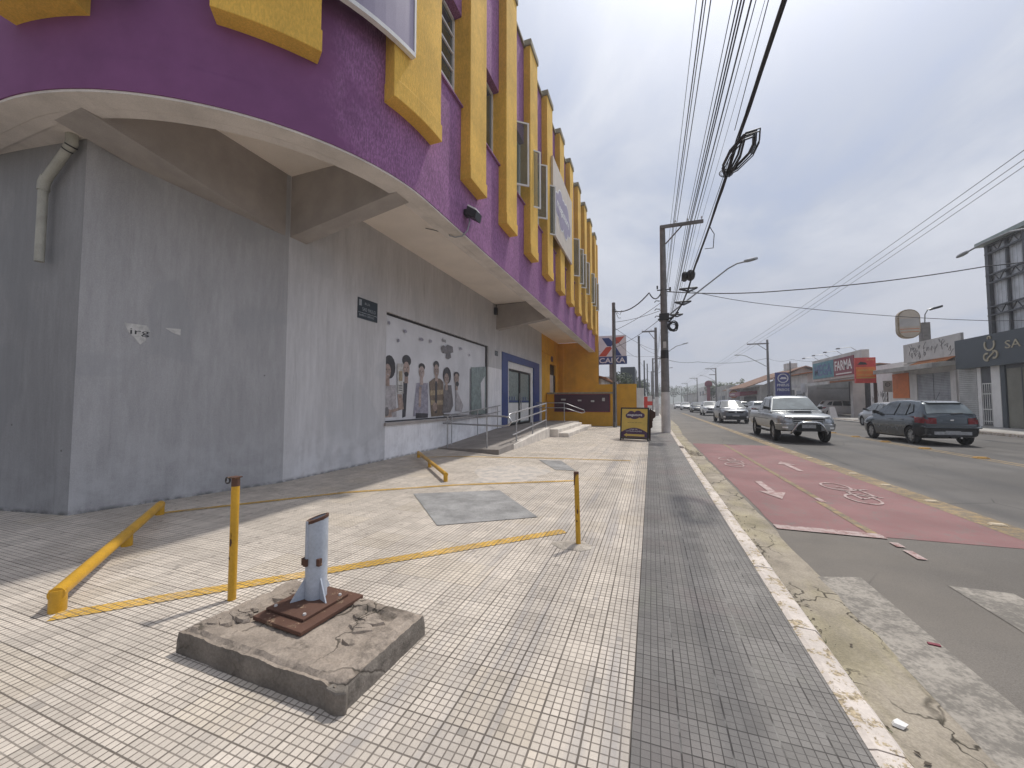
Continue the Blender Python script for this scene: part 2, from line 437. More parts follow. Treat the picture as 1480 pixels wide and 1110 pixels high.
mt['pole'] = concrete('weathered_utility_pole', (.21,.20,.195), 0, 0, 1.5, .35)
mt['polewhite'] = M('whitewash', (.60,.57,.55), .85, .12, 2, .2, 40, .004, grime=.15)
mt['cable'] = M('black_cable', (.032,.034,.04), .55, .15)
mt['wire'] = M('bare_wire', (.05,.055,.065), .5, .1)
mt['dark'] = M('black_metal', (.02,.02,.022), .5, .15)
mt['lampgrey'] = M('lamp_arm_grey', (.30,.31,.32), .45, .1, metal=.4)
mt['white'] = M('white_paint', (.70,.69,.67), .6, .06)
mt['offwhite'] = M('aged_white_paint', (.52,.50,.48), .75, .14, .8, .1, 30, grime=.2)
mt['shopgrey'] = M('dark_grey_cladding', (.052,.066,.078), .5, .08, .6)
mt['gold'] = M('pale_bronze_letters', (.40,.35,.25), .4, .1, metal=.4)
mt['shutter'] = ribbed('rolling_shutter', (.30,.31,.33), 2, .11)
mt['shutter_white'] = ribbed('white_rolling_shutter', (.42,.42,.41), 2, .12)
mt['cladd'] = ribbed('corrugated_steel_sheet', (.56,.58,.60), 1, .28, .7, .45, .2, .25)
mt['steelframe'] = M('dark_steel_frame', (.075,.08,.088), .55, .15)
mt['roofedge'] = M('pale_green_roof_edge', (.30,.36,.34), .6, .12)
mt['garage'] = M('khaki_gate_sheet', (.20,.195,.16), .6, .15, .8)
mt['orange'] = M('orange_paint', (.60,.17,.04), .6, .1)
mt['redsign'] = M('red_sign_panel', (.60,.06,.05), .5, .1)
mt['orangesign'] = M('orange_sign_panel', (.72,.20,.04), .5, .1)
mt['teal'] = M('teal_sign_panel', (.045,.20,.25), .5, .2)
mt['darkred'] = M('dark_red_canopy', (.20,.02,.04), .55, .12)
mt['navy'] = M('navy_sign_panel', (.06,.07,.25), .5, .12)
mt['signblue'] = M('sign_blue', (.015,.05,.20), .4, .06)
mt['signred'] = M('sign_red_orange', (.50,.07,.035), .4, .06)
mt['signwhite'] = M('sign_white', (.66,.67,.70), .4, .05)
mt['lav'] = M('lavender_print', (.27,.23,.31), .35, .12, .7)
mt['pinkp'] = M('pale_pink_print', (.50,.40,.46), .35, .1, .9)
mt['violet'] = M('violet_print', (.075,.035,.085), .4, .1)
mt['beige'] = M('beige_sign_panel', (.55,.48,.40), .6, .08)
mt['mauve'] = M('mauve_print', (.26,.22,.30), .5, .1)
mt['ysign'] = M('yellow_sign_print', (.62,.44,.10), .45, .08)
mt['plate_blue'] = M('dark_enamel_plate', (.012,.022,.032), .35, .2, 6)
mt['enamel'] = M('faded_white_enamel', (.28,.30,.32), .5, .3, 14)
mt['pvc'] = M('painted_pvc_pipe', (.36,.35,.30), .6, .15, 4)
mt['paper'] = M('torn_paper', (.48,.47,.45), .85, .2, 12)
mt['poster'] = M('faded_poster_film', (.60,.60,.62), .28, .08, 1.2, grime=.12)
for k, c in dict(p_hair=(.045,.042,.045), p_skin=(.33,.25,.215), p_skin2=(.38,.30,.27), p_grey=(.15,.14,.145), p_dark=(.055,.055,.065), p_lilac=(.28,.27,.32), p_blouse=(.36,.34,.35), p_brown=(.17,.13,.10), p_tan=(.33,.26,.17), p_teal=(.20,.25,.245)).items():
    mt[k] = M('poster_' + k[2:], c, .35, .25, 7, fs=30, fine=.15)
mt['tyre'] = M('tyre_rubber', (.02,.02,.021), .85, .2, 8)
mt['rim'] = M('alloy_rim', (.38,.39,.40), .35, .1, metal=.7)
mt['carglass'] = glass('car_glass', (.055,.065,.07), .04, .8)
mt['carglass_lit'] = glass('pale_car_glass', (.16,.19,.20), .05, .8)  # paler car glass, bright sky reflection put into the colour
mt['chrome'] = M('chrome_trim', (.62,.63,.65), .18, .04, metal=.9)
mt['lens'] = M('headlamp_lens', (.38,.40,.42), .12, .3, 12, metal=.3)
mt['redlens'] = M('red_lamp_lens', (.20,.012,.018), .2, .2, 9)
mt['plastic'] = M('black_plastic_trim', (.022,.023,.025), .6, .12)
mt['numplate'] = M('number_plate', (.36,.37,.38), .5, .2, 20)
mt['rtile'] = rooftile('clay_roof_tiles')
mt['rtile2'] = rooftile('brown_roof_tiles', (.25,.15,.105))
mt['rtile3'] = rooftile('orange_roof_tiles', (.42,.17,.07))
mt['hill'] = leafmat('hill_scrub', (.065,.085,.06))
mt['mortar'] = concrete('dry_mortar', (.46,.41,.35), 0, 0, 6, .4)
mt['leaf1'] = leafmat('dark_leaf', (.040,.060,.025))
mt['leaf2'] = leafmat('olive_leaf', (.075,.090,.030))
mt['leaf3'] = leafmat('green_leaf', (.055,.085,.030))
mt['bark'] = M('bark', (.10,.08,.06), .9, .25, 6, .4, 30)
mt['stud_y'] = chipped('dusty_yellow_stud', (.42,.24,.06), (.20,.15,.10), .56, 14, .7)
mt['stud_w'] = chipped('dusty_white_stud', (.60,.50,.36), (.30,.24,.16), .58, 14, .7)
mt['brownrag'] = M('brown_frame', (.055,.025,.018), .7, .2)

RD = -.14     # level of the road below the pavement
# ------------------------------------------------------------------ the setting
b = MB().m(mt['ground']); b.poly([(-1500,-300,-.32),(1500,-300,-.32),(1500,2500,-.32),(-1500,2500,-.32)]); struct(b.build('ground'))
b = MB().m(mt['asphalt'])
b.grid(lambda u, v: (lerp(.97,15.5,u), lerp(-25,420,v), RD), 12, 60); struct(b.build('road'))
b = MB().m(mt['tile'])
b.box(-22,-12,-.3,-.105,22.6,0); struct(b.build('pavement'))
b = MB().m(mt['tile_dark'])
b.box(-.103,-12,-.3,.83,19.75,.0); struct(b.build('pavement_dark_strip'))
b = MB().m(mt['far_paving'])
b.box(-.103,19.752,-.3,.83,420,-.004); b.box(-16,22.602,-.3,-.105,420,-.004); struct(b.build('pavement_beyond'))
# kerb: rounded, slightly uneven stones
b = MB().m(mt['kerb'])
random.seed(3)
y = -12.
while y < 110:
    L = random.uniform(.85, 1.05) if y < 40 else 6.; e = random.uniform(-.006,.006); h = random.uniform(-.004,.006)
    if 12.6 < y < 13.5: h -= .07; e += .05
    pr = [(.832,0,-.3),(.832,0,h-.002),(.86,0,h+.006),(.955+e,0,h),(.982+e,0,h-.03),(1.0+e,0,-.3)]
    b.prism([(p[0], y, p[2]) for p in pr], (0, L-.008, 0)); y += L
struct(b.build('kerb'))
# gutter with an irregular outer edge
b = MB().m(mt['gutter'])
def gut(u, v):
    y = -6 + v*44
    w = 1.42 + .05*mnoise.noise(Vector((y*.9,0,0))) + .025*mnoise.noise(Vector((y*4,3,0)))
    if y > 20: w += min(.25,(y-20)*.03)
    return (lerp(.985, w, u), y, RD + .012 - .008*u + .006*mnoise.noise(Vector((u*4, y*2, 1))))
b.grid(gut, 6, 220); struct(b.build('gutter'))
b = MB().m(mt['far_paving']); b.box(15.52,-20,-.3,19.4,300,.02); struct(b.build('pavement_across'))
b = MB().m(mt['kerb']); b.box(15.38,-20,-.3,15.517,300,.0); struct(b.build('kerb_across'))
b = MB().m(mt['far_paving']); b.box(15.0,37,-.3,34,62,-.06); struct(b.build('forecourt'))
# cycle lane and painted lines
zl = RD + .004
b = MB().m(mt['red'])
def red(u, v):
    y = 5.75 + v*10.6
    x0 = 1.47 + .02*mnoise.noise(Vector((y*2,7,0))); x1 = 3.98
    return (lerp(x0,x1,u), y + .12*u*(1-v) , zl)
b.grid(red, 4, 60); struct(b.build('cycle_lane'))
b = MB().m(mt['yline'])
def strip(b, x0, x1, y0, y1, z=zl, n=30): b.grid(lambda u, v: (lerp(x0,x1,u), lerp(y0,y1,v), z), 1, n)
strip(b, 3.985, 4.34, 5.9, 60)
strip(b, 2.50, 2.60, 7.6, 16.3, zl+.004); strip(b, 2.44, 2.54, 5.9, 7.5, zl+.004)
strip(b, 8.55, 8.66, 2, 120); strip(b, 8.78, 8.89, 2, 120)
struct(b.build('yellow_line'))
b = MB().m(mt['pinkline'])
zz = zl + .008
strip(b, 1.46, 2.55, 5.72, 5.9, zz, 2)
for y0, y1 in ((5.1,5.35),(5.45,5.6),(7.45,7.75)): strip(b, 2.50, 2.58, y0, y1, zz, 2)
def arrow(cx, y0, y1, s):     # shaft and head
    d = 1 if y1 > y0 else -1; hl = .55*d
    b.poly([(cx-.06,y0,zz),(cx+.06,y0,zz),(cx+.06,y1-hl,zz),(cx-.06,y1-hl,zz)])
    b.poly([(cx-.2,y1-hl,zz),(cx+.2,y1-hl,zz),(cx,y1,zz)])
arrow(1.98, 8.95, 7.45, 1); arrow(3.2, 10.6, 12.1, 1)
def bike(cx, cy, d):
    U = (1,0,0); V = (0,1.7,0)
    for k in (-1, 1): b.ring((cx, cy+k*.5*d, zz), U, V, .2, .018, 18, vec=(0,0,.001))
    P = lambda x, y: (cx+x, cy+y*d, zz)
    for p, q in (((0,-.5),(.28,-.25)),((.28,-.25),(.26,.3)),((.26,.3),(0,.5)),((.28,-.25),(0,.05)),((0,.05),(.26,.3)),((0,-.5),(0,.05)),((.26,.3),(.42,.36)),((.28,-.25),(.36,-.3))):
        A = Vector(P(*p)); B = Vector(P(*q)); n = (B-A).cross(Vector((0,0,1))).normalized()*.022
        b.poly([A-n,B-n,B+n,A+n])
bike(3.22, 8.4, 1); bike(1.95, 11.6, -1)
struct(b.build('cycle_lane_marking'))
b = MB().m(mt['wfaint'])
b.grid(lambda u, v: (lerp(1.40+.03*mnoise.noise(Vector((v*9,1,0))),1.76,u), lerp(.5,4.3,v)+.12*u, zl+.001), 2, 24)
for k in range(1, 12): strip(b, 1.42+k*.97, 1.83+k*.97, .3, 4.35+k*.13, zl, 12)
struct(b.build('zebra_crossing'))
# bay lines and mortar patches on the pavers
b = MB().m(mt['tile_yellow'])
def line(p, w, z=.005):
    P = [Vector((x,y,z)) for x, y in p]
    for A, B in zip(P, P[1:]):
        n = (B-A).cross(Vector((0,0,1))).normalized()*w/2; b.poly([A-n,B-n,B+n,A+n])
line([(-3.82,1.45),(-.94,4.32)], .13); line([(-6.03,3.22),(-4.62,4.95)], .1); line([(-4.62,4.95),(-3.22,6.05),(-1.35,7.11)], .1)
line([(-5.7,8.7),(-4.93,9.15),(-2.74,9.67),(-.5,9.98)], .1)
struct(b.build('bay_line'))
b = MB().m(mt['patch'])
b.poly([(-3.55,5.24,.007),(-2.38,4.0,.007),(-1.36,4.72,.007),(-2.36,5.92,.007)])
b.poly([(-2.66,9.32,.007),(-1.95,8.1,.007),(-1.52,8.14,.007),(-2.11,9.4,.007)])
struct(b.build('mortar_patch'))
g = G('thin_mortar_smear')
sm = g.mix(g.ramp(g.noise(4.5, 8, .75), .40, .66), (.54,.48,.42), (.34,.325,.31)); mt['smear'] = g.done(sm, .85)
b = MB().m(mt['smear']); random.seed(5)
b.poly([(-2.75+.7*math.cos(a)*(1+.25*random.uniform(-1,1)), 7.5+.95*math.sin(a)*(1+.25*random.uniform(-1,1)), .003) for a in [i*2*PI/22 for i in range(22)]])
struct(b.build('mortar_smear'))

# ------------------------------------------------------------------ the corner building
XF, ZB, ZT, AX, AY, RO = -3.62, 4.97, 12.7, -7.25, 5.65, 3.63
YE = 27.2
def plan(r, y_end=YE, x_end=-18., n=48):
    """outline of the upper storey at radius r: along the side street, round the corner, along the avenue"""
    p = [(x_end, AY-r)]
    for i in range(n+1):
        a = -PI/2 + (PI/2)*i/n; p.append((AX+r*math.cos(a), AY+r*math.sin(a)))
    p.append((AX+r, y_end)); return p
def wallstrip(b, r0, r1, z0, z1, ye=YE):
    P, Q = plan(r0, ye), plan(r1, ye)
    b.prism([(x,y,z0) for x, y in Q + P[::-1]], (0,0,z1-z0))
bld = thing('corner_building', 'two storey corner shop with curved purple upper wall, yellow pilasters and grey ground floor', 'building', (-6.3,5.2,0))
# pilaster spans along the avenue (right ends) and on the curve (angles)
PW, PITCH = .82, 2.11
spans = [(7.75+PITCH*k-PW, 7.75+PITCH*k) for k in range(10)]
bays = [(spans[k][1], spans[k+1][0]) for k in range(9)]
bay0 = (5.78, spans[0][0])
# purple wall: bottom band, then piers and lintels round the window openings
b = MB().m(mt['purple2'])

def arcwall(b, r0, r1, z0, z1):
    P, Q = plan(r0)[:-1], plan(r1)[:-1]
    b.prism([(x,y,z0) for x, y in Q + P[::-1]], (0,0,z1-z0))
arcwall(b, RO-.3, RO-.02, 5.362, ZT); arcwall(b, RO-.27, RO, ZB+.002, 5.36)
b.build('curved_wall', bld, smooth=True, auto=20); b = MB().m(mt['purple']); b.box(XF-.27,AY+.001,ZB+.002,XF,YE,5.36)
x0, x1 = XF-.3, XF-.02
def purple(y0, y1, z0, z1): b.box(x0, y0, z0, x1, y1, z1)
purple(AY+.001, YE, 5.362, 7.6); purple(AY+.001, YE, 9.6, ZT)
edges = [AY, bay0[0]]
for (a, c) in [bay0] + bays: edges += [a, c]
solid = [(AY+.001, bay0[0])] + spans[:-1] + [(spans[-1][0], YE)]
for (a, c) in solid: purple(a, c, 7.6, 9.6)
b.box(-18, YE-.3, 5.7, XF-.3, YE-.02, ZT)
b.build('upper_wall', bld, smooth=True, auto=20)
b = MB().m(mt['copeb']); wallstrip(b, RO-.34, RO+.04, ZT+.002, ZT+.09, YE+.03); b.build('parapet_cap', bld)
b = MB().m(mt['edge']); 
wallstrip(b, RO-.272, RO-.012, ZB-.03, ZB)
wallstrip(b, RO-.42, RO-.275, ZB-.03, 5.75)
b.build('edge_beam', bld)
# soffits
b = MB().m(mt['soffit']); ri = RO-.3
so = [(-6.29,AY-math.sqrt(ri*ri-(-6.29-AX)**2))] + [(AX+ri*math.cos(a), AY+ri*math.sin(a)) for a in [math.acos((-6.29-AX)/ri)*(i/12-1) for i in range(13)]] + [(AX+ri,YE-.05),(-6.29,YE-.05)]
b.prism([(x,y,5.68) for x, y in so[1:]], (0,0,.2)); b.build('soffit', bld)
b = MB().m(mt['edge'])
b.box(-18,2.3,ZB+.0,-6.9,6.2,5.5); b.build('low_soffit', bld)
# beams under the overhang
b = MB().m(mt['beam'])
b.hexa([(-6.9,2.3,4.955),(-6.3,2.3,4.955),(-6.3,5.2,4.5),(-6.9,5.2,4.5),(-6.9,2.3,5.69),(-6.3,2.3,5.69),(-6.3,5.2,5.69),(-6.9,5.2,5.69)])
b.build('corner_beam', bld)
for y0, zb in ((5.2,4.52),(15.35,4.6)):
    b = MB().m(mt['beam'])
    b.hexa([(-6.3,y0,zb),(-3.87,y0,ZB-.02),(-3.87,y0+.36,ZB-.02),(-6.3,y0+.36,zb),(-6.3,y0,5.7),(-3.87,y0,5.7),(-3.87,y0+.36,5.7),(-6.3,y0+.36,5.7)])
    b.build('cantilever_beam', bld)
# ground floor walls with openings for shop window and doors
XW = -6.28
b = MB().m(mt['gray'])
pts = [(-18,2.56-1.2),(-8.2,2.57),(-7.03,2.75),(XW,5.18)]
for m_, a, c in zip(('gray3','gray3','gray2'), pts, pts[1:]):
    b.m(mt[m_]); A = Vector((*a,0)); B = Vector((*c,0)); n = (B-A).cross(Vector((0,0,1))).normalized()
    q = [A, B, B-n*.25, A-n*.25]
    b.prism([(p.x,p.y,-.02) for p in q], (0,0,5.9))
def gw(y0, y1, z0, z1, d=.25): b.box(XW-d, y0, z0, XW, y1, z1)
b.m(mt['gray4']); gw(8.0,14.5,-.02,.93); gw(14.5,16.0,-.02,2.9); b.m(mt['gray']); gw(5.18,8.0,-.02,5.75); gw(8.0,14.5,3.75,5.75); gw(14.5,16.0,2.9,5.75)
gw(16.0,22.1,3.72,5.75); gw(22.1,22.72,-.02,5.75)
b.build('ground_floor_wall', bld)
b = MB().m(mt['ywall'])
gw(22.722,24.75,-.02,5.75); gw(24.75,26.4,4.0,5.75); gw(26.4,YE+.2,-.02,5.75)
b.box(XW-.3,YE-.05,-.02,XF+.2,YE+.25,ZB+.7); b.box(XF-.26,YE+.002,2.0,XF+.2,YE+.3,ZT-.1)
b.box(-6.0,YE-.11,2.0,-5.85,YE-.052,5.6); b.box(XW+.002,22.74,4.55,XW+.05,26.5,4.62)
b.build('yellow_end_wall', bld)
b = MB().m(mt['gray']); b.box(-17,5.7,0,-6.6,26.9,5.6); b.build('inner_core', bld)
# yellow pilasters (each a part): shaft, chamfered foot, cap
def pilaster(fn, w, zf=6.04):
    """fn(s, d) -> (x, y): s across 0..w, d out from the wall"""
    b = MB().m(mt['yellow'])
    n = 12 if w > .9 else 1
    def pane(z0, z1, d0, d1, dd):
        ss = [lerp(-dd, w+dd, i/n) for i in range(n+1)]
        pts = [fn(s_, d1) for s_ in ss] + [fn(s_, d0) for s_ in ss[::-1]]
        b.prism([(x, y, z0) for x, y in pts], (0,0,z1-z0))
    pane(zf+.3, 12.74, -.05, .2, 0)
    if n == 1: pane(7.62, 9.58, -.21, .19, .004)
    pane(zf, zf+.298, -.05, .22, .012)
    o = b.build('pilaster', bld, smooth=True, auto=25, bevel=.009)
    b = MB().m(mt['copeb'])
    pane(12.742, 12.95, -.05, .24, .03); b.build('cap', o, bevel=.02)
for (a, c) in spans: pilaster(lambda s, d, a=a: (XF+d, a+s), c-a)
pilaster(lambda s, d: (AX+(RO+d)*math.cos((s-.98)/RO), AY+(RO+d)*math.sin((s-.98)/RO)) if s < .98 else (XF+d, AY+s-.98), 1.09)
for a0, wd in ((-48.3,1.08), (-84.3,.98)):
    pilaster(lambda s, d, a0=a0: (AX+(RO+d)*math.cos(rad(a0)+s/RO), AY+(RO+d)*math.sin(rad(a0)+s/RO)), wd, 6.0 if a0 > -60 else 5.84)
# upper windows: frame, mullion, glass, sill
def window(y0, y1, idx):
    X = XF-.2
    b = MB().m(mt['wframe'])
    for q in ((y0,7.62,y0+.05,9.58),(y1-.05,7.62,y1,9.58),(y0,7.62,y1,7.67),(y0,9.53,y1,9.58)):
        b.box(X-.04,q[0],q[1],X+.02,q[2],q[3])
    n = 5 if idx == 0 else 2
    for k in range(1, n): b.box(X-.03,y0,lerp(7.64,9.56,k/n)-.02,X+.012,y1,lerp(7.64,9.56,k/n)+.02) if idx in (0,) else None
    f = b.build('upper_window', bld)
    b = MB().m(mt['wglass']); b.box(X-.03,y0+.03,7.64,X-.02,y1-.03,9.56); b.build('pane', f)
    b = MB().m(mt['purple']); b.box(XF-.25,y0-.02,7.585,XF+.035,y1+.02,7.618); b.build('sill', f)
    return f
def sash(f, hy, ang, w=.74):
    """an outward opened casement leaf hinged at hy"""
    X = XF-.18; dx, dy = math.cos(ang), math.sin(ang)
    P = lambda s, z, t=0: (X + dx*s - dy*t, hy + dy*s + dx*t, z)
    b = MB().m(mt['wframe'])
    def bar(s0,s1,z0,z1):
        b.hexa([P(s0,z0,-.018),P(s1,z0,-.018),P(s1,z0,.018),P(s0,z0,.018),P(s0,z1,-.018),P(s1,z1,-.018),P(s1,z1,.018),P(s0,z1,.018)])
    bar(0,.055,7.66,9.55); bar(w-.055,w,7.66,9.55); bar(.055,w-.055,7.66,7.705); bar(.055,w-.055,9.505,9.55)
    o = b.build('open_sash', f)
    b = MB().m(mt['sash_glass'])
    b.hexa([P(.045,7.7,-.004),P(w-.045,7.7,-.004),P(w-.045,7.7,.004),P(.045,7.7,.004),P(.045,9.51,-.004),P(w-.045,9.51,-.004),P(w-.045,9.51,.004),P(.045,9.51,.004)])
    b.build('sash_glass', o)
for i, (a, c) in enumerate([bay0] + bays):
    f = window(a, c, i)
    if i in (2, 3, 6, 7, 9):
        sash(f, a+.03, rad(38)); sash(f, c-.03, rad(46), .8)
    elif i == 8: sash(f, c-.03, rad(40))
# front of the shop: poster window
sw = thing('shop_window', 'large ground floor shop window covered by a faded poster of smiling people', 'window', (XW,11.2,.93))
xg = XW-.10
b = MB().m(mt['poster']); b.box(xg-.02,8.02,.95,xg,14.48,3.73); b.build('poster_film', sw)
b = MB().m(mt['dark'])
for q in ((8.0,.93,8.04,3.75),(14.4,.93,14.5,3.75),(8.04,3.70,14.4,3.75),(8.04,.93,14.4,.965)): b.box(xg-.03,q[0],q[1],xg+.03,q[2],q[3])
b.box(xg,12.98,.96,xg+.004,13.02,2.7)
b.build('frame', sw)
b = MB().m(mt['beam']); b.box(XW-.1,7.96,.86,XW+.07,14.54,.928); b.build('sill', sw)
pz = [0]
def flat(b, pts, mat):
    pz[0] += .0004; b.m(mt[mat]); b.poly([(xg+.002+pz[0], y, z) for y, z in pts])
def oval(b, cy, cz, ry, rz, mat, n=16): flat(b, [(cy+ry*math.cos(2*PI*i/n), cz+rz*math.sin(2*PI*i/n)) for i in range(n)], mat)
def figure(hair, face, body, bmat, extra=(), skin='p_skin', hairmat='p_hair'):
    b = MB()
    flat(b, body, bmat); oval(b, *hair, hairmat); 
    flat(b, [(face[0]-.07,face[1]-.05),(face[0]+.07,face[1]-.05),(face[0]+.09,face[1]-face[3]-.2),(face[0]-.09,face[1]-face[3]-.2)], skin)
    oval(b, *face, skin)
    cy, cz, ry, rz = face
    for s in (-1,1): oval(b, cy+s*ry*.42, cz+rz*.18, ry*.17, rz*.07, 'p_dark', 8)
    oval(b, cy, cz-rz*.45, ry*.35, rz*.07, 'p_blouse', 8)
    flat(b, [(cy-ry*.12,cz-rz*.15),(cy+ry*.12,cz-rz*.15),(cy,cz+rz*.1)], 'p_grey')
    for e in extra: flat(b, *e) if not isinstance(e[0], float) else oval(b, *e)
    b.build('printed_figure', sw)
figure((8.27,2.36,.25,.31),(8.2,2.25,.13,.19),[(8.06,1.88),(8.54,1.9),(8.6,1.05),(8.05,1.05)],'p_blouse',[([(8.06,1.3),(8.35,1.25),(8.4,1.06),(8.06,1.06)],'p_skin'),(8.18,1.2,.1,.12,'p_grey')])
figure((9.01,2.6,.21,.16),(9.0,2.37,.15,.2),[(8.85,2.0),(9.06,2.02),(8.99,1.05),(8.84,1.02)],'p_dark',[([(8.61,1.66),(8.8,1.66),(8.91,1.26),(8.35,1.17),(8.33,1.24),(8.66,1.3)],'p_skin'),(9.0,2.22,.1,.07,'p_hair')])
figure((9.76,2.49,.17,.11),(9.75,2.33,.15,.18),[(9.49,2.0),(10.09,2.03),(10.14,1.04),(9.34,1.04)],'p_lilac',[([(9.46,1.14),(10.11,1.1),(10.11,.98),(9.47,.98)],'p_dark'),([(9.62,1.9),(9.75,1.9),(9.72,1.3),(9.6,1.3)],'p_skin2')],'p_skin2')
figure((10.57,2.62,.17,.13),(10.58,2.44,.15,.2),[(10.16,2.06),(10.45,2.2),(10.8,2.2),(11.01,2.1),(11.06,1.01),(10.3,1.0)],'p_brown',[([(10.2,1.8),(11.0,1.85),(11.0,1.7),(10.2,1.65)],'p_tan'),([(10.25,1.5),(11.0,1.5),(11.0,1.36),(10.25,1.36)],'p_tan'),([(10.5,2.1),(10.62,2.1),(10.62,1.1),(10.5,1.1)],'p_dark'),(10.5,1.3,.14,.14,'p_skin')])
figure((11.25,2.33,.26,.28),(11.21,2.22,.15,.18),[(11.08,2.0),(11.54,2.02),(11.69,1.33),(11.47,1.1),(10.95,1.09)],'p_grey')
figure((11.91,2.4,.2,.1),(11.91,2.25,.17,.19),[(11.86,1.93),(12.05,1.72),(12.42,1.33),(12.3,1.1),(11.83,1.15)],'p_blouse',[(11.95,2.08,.12,.09,'p_hair')])
b = MB(); flat(b, [(8.57,2.48),(8.82,2.5),(8.85,1.68),(8.59,1.69)], 'paper'); flat(b, [(8.64,2.28),(8.79,2.29),(8.79,2.02),(8.64,2.02)], 'p_tan')
for k in range(3): flat(b, [(8.63,1.9-k*.06),(8.8,1.9-k*.06),(8.8,1.87-k*.06),(8.63,1.87-k*.06)], 'p_grey')
b.build('paper_notice', sw)
b = MB(); flat(b, [(10.84,3.2),(10.95,3.3),(11.1,3.28),(11.25,3.36),(11.6,3.34),(11.64,3.15),(11.45,3.1),(11.5,2.95),(11.3,2.88),(11.15,2.92),(11.2,3.06),(10.95,3.05)], 'p_grey')
b.m(mt['p_dark']); b.text('dos', (xg+.006,10.9,3.42), (0,1,0), (0,0,1), .2, .001); b.m(mt['poster']); b.text('sonhos', (xg+.0155,10.92,3.14), (0,1,0), (0,0,1), .17, .001)
for k, (yy, zz_) in enumerate(((8.2,3.5),(8.9,3.4),(9.7,3.3),(8.6,3.1),(10.2,3.32),(12.2,3.35),(12.9,3.2))): oval(b, yy, zz_, .05+.03*(k%3), .05, 'p_lilac', 9)
b.build('printed_logo', sw)
b = MB(); flat(b, [(13.05,2.75),(14.4,2.9),(14.4,.97),(13.05,.97)], 'p_teal'); flat(b, [(13.9,2.2),(14.3,2.5),(14.3,1.1),(14.0,1.2)], 'poster'); b.build('bare_glass', sw)
# entrance: blue surround, glass double door
en = thing('entrance_door', 'glazed double entrance door in a wide blue surround behind the ramp railing', 'door', (XW,19,.3))
b = MB().m(mt['blue'])
b.box(XW-.16,16.0,.2,XW+.03,16.75,3.72); b.box(XW-.16,21.0,.2,XW+.03,22.1,3.72); b.box(XW-.16,16.75,3.38,XW+.03,21.0,3.72); b.build('surround', en)
b = MB().m(mt['wframe'])
b.box(XW-.2,16.75,.3,XW-.05,17.05,3.38); b.box(XW-.2,20.6,.3,XW-.05,21.0,3.38); b.box(XW-.2,17.05,3.05,XW-.05,20.6,3.38); b.build('frame', en)
for ya, yb in ((17.06,18.82),(18.86,20.59)):
    b = MB().m(mt['dark'])
    b.box(XW-.18,ya,.31,XW-.1,ya+.07,3.04); b.box(XW-.18,yb-.07,.31,XW-.1,yb,3.04); b.box(XW-.18,ya+.07,2.96,XW-.1,yb-.07,3.04); b.box(XW-.18,ya+.07,.31,XW-.1,yb-.07,.4)
    d = b.build('door_leaf', en)
    b = MB().m(mt['p_teal']); b.box(XW-.16,ya+.07,.4,XW-.15,yb-.07,2.96)
    b.m(mt['blue']); b.box(XW-.149,ya+.1,1.44,XW-.145,yb-.1,1.53)
    for k in range(3): b.box(XW-.149,ya+.3+k*.35,1.56,XW-.145,ya+.42+k*.35,1.72)
    b.m(mt['white']); b.box(XW-.149,ya+.1,.45,XW-.145,yb-.1,1.4); b.build('glass', d)
    b = MB().m(mt['steel']); yy = yb-.12 if ya < 18 else ya+.12
    b.tube([(XW-.06,yy,1.0),(XW-.06,yy,1.9)], .018); b.build('handle', d)
g_ = thing('side_door', 'grey door set deep in the yellow wall beside the notice board', 'door', (XW,25.6,.3))
b = MB().m(mt['offwhite']); b.box(XW-.2,24.78,.0,XW-.12,26.38,3.3); b.build('door_panel', g_)
b = MB().m(mt['dark']); b.box(XW-.2,24.78,3.3,XW-.13,26.38,3.98); b.box(XW-.2,26.2,.0,XW-.05,26.38,3.3); b.build('transom', g_)
o = tag(MB().m(mt['violet']).ell((XW+.003,25.3,4.35),(0,1,0),(0,0,1),.32,.2,14,(.02,0,0)).build('shop_emblem'), 'small dark round shop emblem above the side door in the yellow wall', 'sign')
# small signs and papers on the walls
sp = thing('street_plate', 'small dark enamel street name plate on the grey wall left of the poster window', 'sign', (XW,7.3,3.6))
b = MB().m(mt['plate_blue']); b.box(XW+.002,6.97,3.38,XW+.012,7.64,3.86); b.build('plate', sp)
b = MB().m(mt['enamel']); X = XW+.0125
b.text('RUA', (X,7.2,3.72), (0,1,0), (0,0,1), .09, .002); b.text('SAO', (X,7.12,3.57), (0,1,0), (0,0,1), .12, .002, .15); b.text('PAULO', (X,7.31,3.57), (0,1,0), (0,0,1), .12, .002, .26)
b.box(X-.001,7.0,3.68,X+.002,7.09,3.82); b.box(X-.001,6.98,3.515,X+.002,7.63,3.527); b.text('BAIRRO CENTRO', (X,7.02,3.44), (0,1,0), (0,0,1), .07, .002, .5)
b.build('lettering', sp)
nb = thing('house_number', 'small dark house number plate between poster window and blue door', 'sign', (XW,15.3,3.55))
b = MB().m(mt['plate_blue']); b.box(XW+.002,15.2,3.45,XW+.012,15.52,3.66); b.build('plate', nb)
b = MB().m(mt['enamel']); b.text('121', (XW+.0125,15.24,3.49), (0,1,0), (0,0,1), .17, .002, .24); b.build('lettering', nb)
